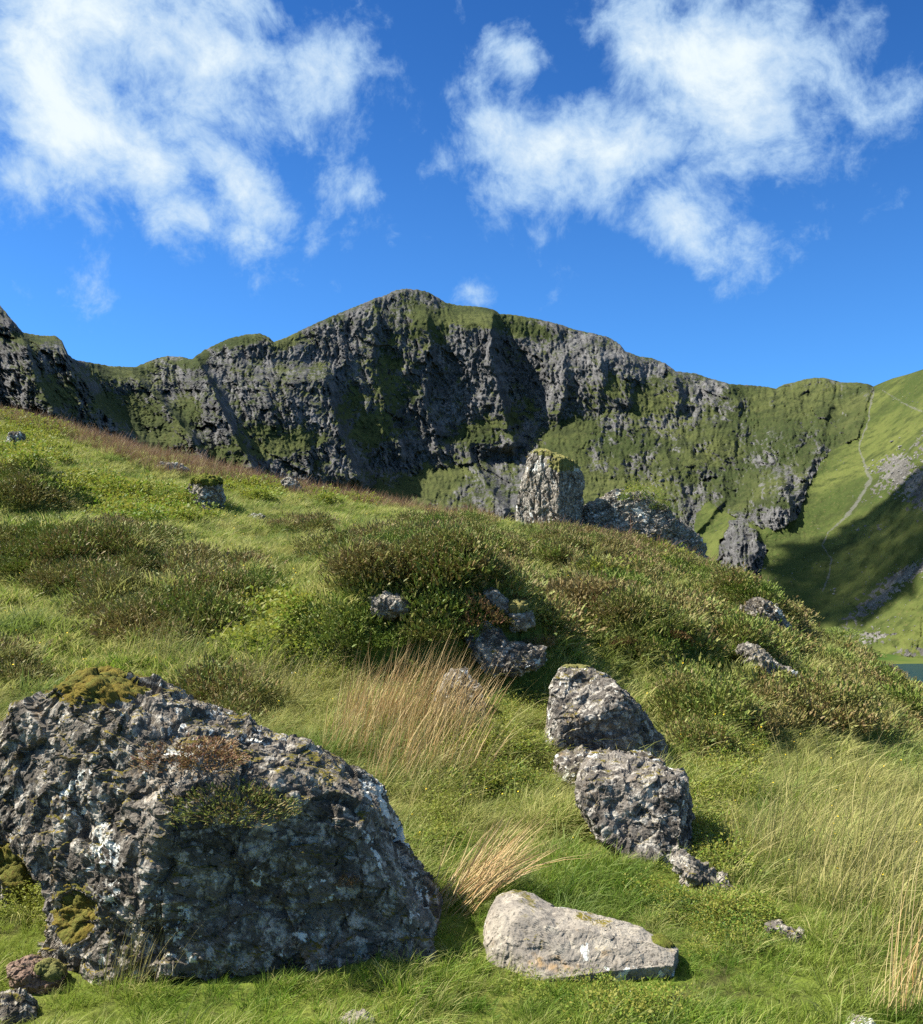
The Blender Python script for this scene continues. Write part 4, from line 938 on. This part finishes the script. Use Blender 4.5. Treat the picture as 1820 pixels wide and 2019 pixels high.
bushes('d', [(1420,1500,90),(1395,1530,70)], 'glossy green bilberry bush right of the blocky boulder', 'bilberry bushes by the blocky boulder')
bush('d', 1400, 1700, 150, 'leafy bilberry bush growing against the foot of the blocky boulder', sz=1.3)
bush('d', 1375, 1640, 110, 'bilberry bush climbing the right side of the blocky boulder', sz=1.1)
bush('d', 1335, 1800, 150, 'dark bilberry bush between low white stone and pale slab', sz=.9)
bush('d', 1440, 1850, 190, 'broad bilberry bush right of the pale slab', sz=.75)
bush('d', 1240, 1985, 110, 'bilberry tuft in the grass in front of the pale slab', sz=.5)
bush('l', 60, 1790, 90, 'bright leafy shrub at the left foot of the huge boulder', sz=.8)
bushes('d', [(830,1690,80),(800,1620,60)], 'green leafy bilberry bush behind the right shoulder of the huge boulder', 'bilberry bushes behind the huge boulder', .9)
bush('h', 1010, 1480, 70, 'olive heather bush left of the domed boulder', sz=.9)
bush('l', 1000, 1540, 120, 'yellowish bilberry bush left of the middle boulders', sz=.7)
bush('l', 1110, 1400, 80, 'bilberry bush at the left side of the domed boulder', sz=.8)
bush('h', 450, 1400, 90, 'heather bush in the grass just behind the huge boulder', sz=.9)
bush('h', 45, 985, 170, 'big dark heather mound at the left edge of the upper slope', sz=.9)
bushes('l', [(300,1010,150),(230,1005,120),(360,1015,90)], 'bright bilberry mound below the grass capped boulder', 'bilberry mounds on the upper left', .55)
bushes('l', [(480,975,80),(530,975,70)], 'bright bilberry mound right of the grass capped boulder', 'bilberry mounds right of the boulder', .5)
bush('h', 410, 952, 66, 'tuft of greenery growing on the grass capped boulder', Y=21.6, sz=.4)
bush('l', 1262, 976, 105, 'bright green bush growing on top of the outcrop', Y=26.7, sz=1.0)
bush('l', 1308, 1000, 56, 'small green bush on the right shoulder of the outcrop', Y=26.7, sz=1.0)
# heather rooted on the huge boulder
def on_rock(Vw, px_, py_, rad=30):
    ppx, ppy = project(Vw); k = (abs(ppx-px_) < rad) & (abs(ppy-py_) < rad); k = np.nonzero(k)[0]
    return Vw[k[np.argmin(Vw[k, 1])]]
bush('b', 400, 1440, 180, 'brown heather bush rooted on top of the huge boulder', P_=on_rock(BV, 420, 1450), sz=.8, sink=.08)
bush('h', 490, 1520, 200, 'green heather bush hanging over the face of the huge boulder', P_=on_rock(BV, 490, 1535), sz=.75, sink=.12)
bush('b', 700, 1690, 60, 'small dry tuft growing from a crack in the huge boulder', P_=on_rock(BV, 705, 1690), sz=.9, sink=.2)
# --- dead rush clumps
def rush_mesh(n, rad, h0, h1, lean, w, mat):
    a = U(0, 6.283, n); rr_ = rad*np.sqrt(U(0, 1, n))
    b = np.stack([rr_*np.cos(a), rr_*np.sin(a), np.full(n, -.03)], -1)
    d = np.stack([np.cos(a)*.10, np.sin(a)*.10, np.ones(n)], -1) + np.array([lean, -.05, 0])*U(.2, 1.3, n)[:, None] + RNG.normal(0, .09, (n, 3))
    return pm('rush_clump', ribbons(b, d, U(h0, h1, n), np.full(n, w)*U(.8, 1.2, n), U(0, .22, n), np.array([1, -.2, -.1])+RNG.normal(0, .3, (n, 3)), 4), mat)
RU = [rush_mesh(60, .20, .30, .84, .30, .0034, M_STRAW) for _ in range(3)]
RS = [rush_mesh(80, .16, .30, .70, 1.15, .0030, M_STRAW) for _ in range(2)]
RG = [rush_mesh(36, .16, .35, .75, .18, .0028, M_GREENRUSH) for _ in range(3)]
def rushes(fam, pts, label, group):
    for (a, b, s), label in zip(pts, ordinals(label, pts)):
        c = on_ground(a, b)
        o = add_obj('rush_clump', fam[int(RNG.integers(len(fam)))], loc=c, rot=(0, 0, RNG.uniform(-.4, .4)), scale=s*RNG.uniform(.9, 1.1), label=label, category='rushes')
        if group: o['group'] = group
rushes(RU, [(690,1460,.9),(740,1440,.85),(790,1450,.95),(840,1450,.9),(890,1465,.9),(720,1510,.85),(780,1520,.85),(840,1530,.85),(900,1540,.8),(760,1560,.7),(690,1420,.8),(660,1500,.7),(715,1440,.95),(770,1425,.95),(815,1435,1.0),(865,1440,1.0),(910,1450,.9),(810,1480,.9)], 'straw coloured rush clump in the stand behind the huge boulder', 'dead rushes of the tall stand')
rushes(RS, [(885,1790,.8),(910,1765,.8),(935,1745,.75)], 'golden rush clump blown flat above the pale slab', 'wind flattened rushes')
rushes(RG, [(290,1320,.8),(340,1310,.8),(380,1330,.7)], 'thin rush clump above the mossy top of the huge boulder', 'thin rushes above the mossy top')
rushes(RG, [(500,1390,.8),(540,1400,.75),(590,1400,.8)], 'sparse pale rush clump left of the tall dead stand', 'sparse pale rushes')
rushes(RG, [(1500,1720,.7),(1560,1700,.75),(1620,1730,.8),(1680,1760,.75),(1740,1740,.85),(1800,1760,.8),(1600,1800,.6),(1700,1840,.7),(1790,1860,.8)], 'greenish straw rush clump in the long grass at right', 'rushes in the right grass')
rushes(RU, [(1790,2010,.55),(1815,1960,.6)], 'pale dry rush clump at the right bottom corner', 'rushes of the right corner')
rushes(RG, [(240,1960,.5),(300,1940,.5)], 'dry rush clump at the front foot of the huge boulder', 'rushes at the boulder foot')
# ------------------------------------------------------------------ loose stones on the far hillside
def stones(name, spots_, mat, **props):
    V, F, off = [], [], 0
    d, f = cube_sphere(4)
    for k, (px_, py_, s) in enumerate(spots_):
        c = far_point(px_, py_); sc = s*c[1]/FPX*.5
        q = d*(np.array([1, .8, .6])*RNG.uniform(.7, 1.2, 3))[None]*sc*(1+.35*fbm(d*1.6+k*3.1, 2, seed=77))[:, None]
        a = RNG.uniform(0, 6.28); q = q@np.array([[math.cos(a), -math.sin(a), 0], [math.sin(a), math.cos(a), 0], [0, 0, 1]])
        V.append(q+c); F.append(f+off); off += len(d)
    return add_obj(name, make_mesh(name, np.concatenate(V), np.concatenate(F), mat, False), **props)
sp = []
for (a, b, ra, rb, n_, s0, s1) in [(1725,925,26,14,26,3,9),(1700,985,22,16,14,2,5),(1520,1185,30,14,12,3,9),(1790,790,26,20,10,2,6),(1545,930,20,40,14,2,6),(1630,1110,60,50,24,2,4.5),(1700,1150,80,50,24,2,4.5),(1790,930,40,60,60,3,13),(1740,1215,60,30,24,2,6),(1640,900,30,60,14,2,4),(1560,1130,60,40,18,2,4.5),(1640,1170,14,8,4,5,11),(1460,1040,70,40,14,2,4),(1800,1250,40,30,16,2,6),(1690,1245,40,12,12,3,8),(1790,1130,50,16,26,3,8)]:
    for _ in range(n_):
        sp.append((a+RNG.normal(0, ra*.5), b+RNG.normal(0, rb*.5), RNG.uniform(s0, s1)*RNG.uniform(.5, 1)))
M_FARST = rock_mat('far_stone', (.12, .115, .105, 1), (.22, .21, .19, 1), (.34, .33, .30, 1), 0, .02, 0, 0, .5, .4, .5)
stones('scattered_stones', sp, M_FARST, kind='stuff')

# ------------------------------------------------------------------ the fair weather cloud that shades part of the hillside
cl_m, t, out = new_mat('cloud_white')
b = principled(t, None, (.9, .9, .9, 1), 1, 0); tr = t.new('ShaderNodeBsdfTranslucent'); t.put(tr.inputs[0], (.9, .9, .9, 1))
ms = t.new('ShaderNodeMixShader'); ms.inputs[0].default_value = .4
t.l.new(b.outputs[0], ms.inputs[1]); t.l.new(tr.outputs[0], ms.inputs[2]); tp = t.new('ShaderNodeBsdfTransparent'); m2 = t.new('ShaderNodeMixShader'); lw = t.new('ShaderNodeLayerWeight'); lw.inputs[0].default_value = .5; t.put(m2.inputs[0], t.ramp(lw.outputs['Facing'], .05, .85, .15, 1.0))
t.l.new(ms.outputs[0], m2.inputs[1]); t.l.new(tp.outputs[0], m2.inputs[2]); t.l.new(m2.outputs[0], out.inputs[0])
def cloud(px_, py_, rx, ry, rz, alt, seed):
    c = far_point(px_, py_) + sdir*(alt/sdir[2])
    d, f = cube_sphere(60)
    bil = np.abs(fbm(d*2.2+seed, 5, .6, seed=seed))*1.5 + .45*fbm(d*1.1+seed, 2, seed=seed+4)
    q = d*(1+.85*(bil-.25))[:, None]; q[:, 2] = np.where(q[:, 2] < 0, q[:, 2]*.45, q[:, 2])
    return add_obj('cloud', make_mesh('cloud', q*np.array([rx, ry, rz]), f, cl_m, True), loc=c, kind='stuff')
cloud(1745, 1085, 66, 48, 26, 520, 5)
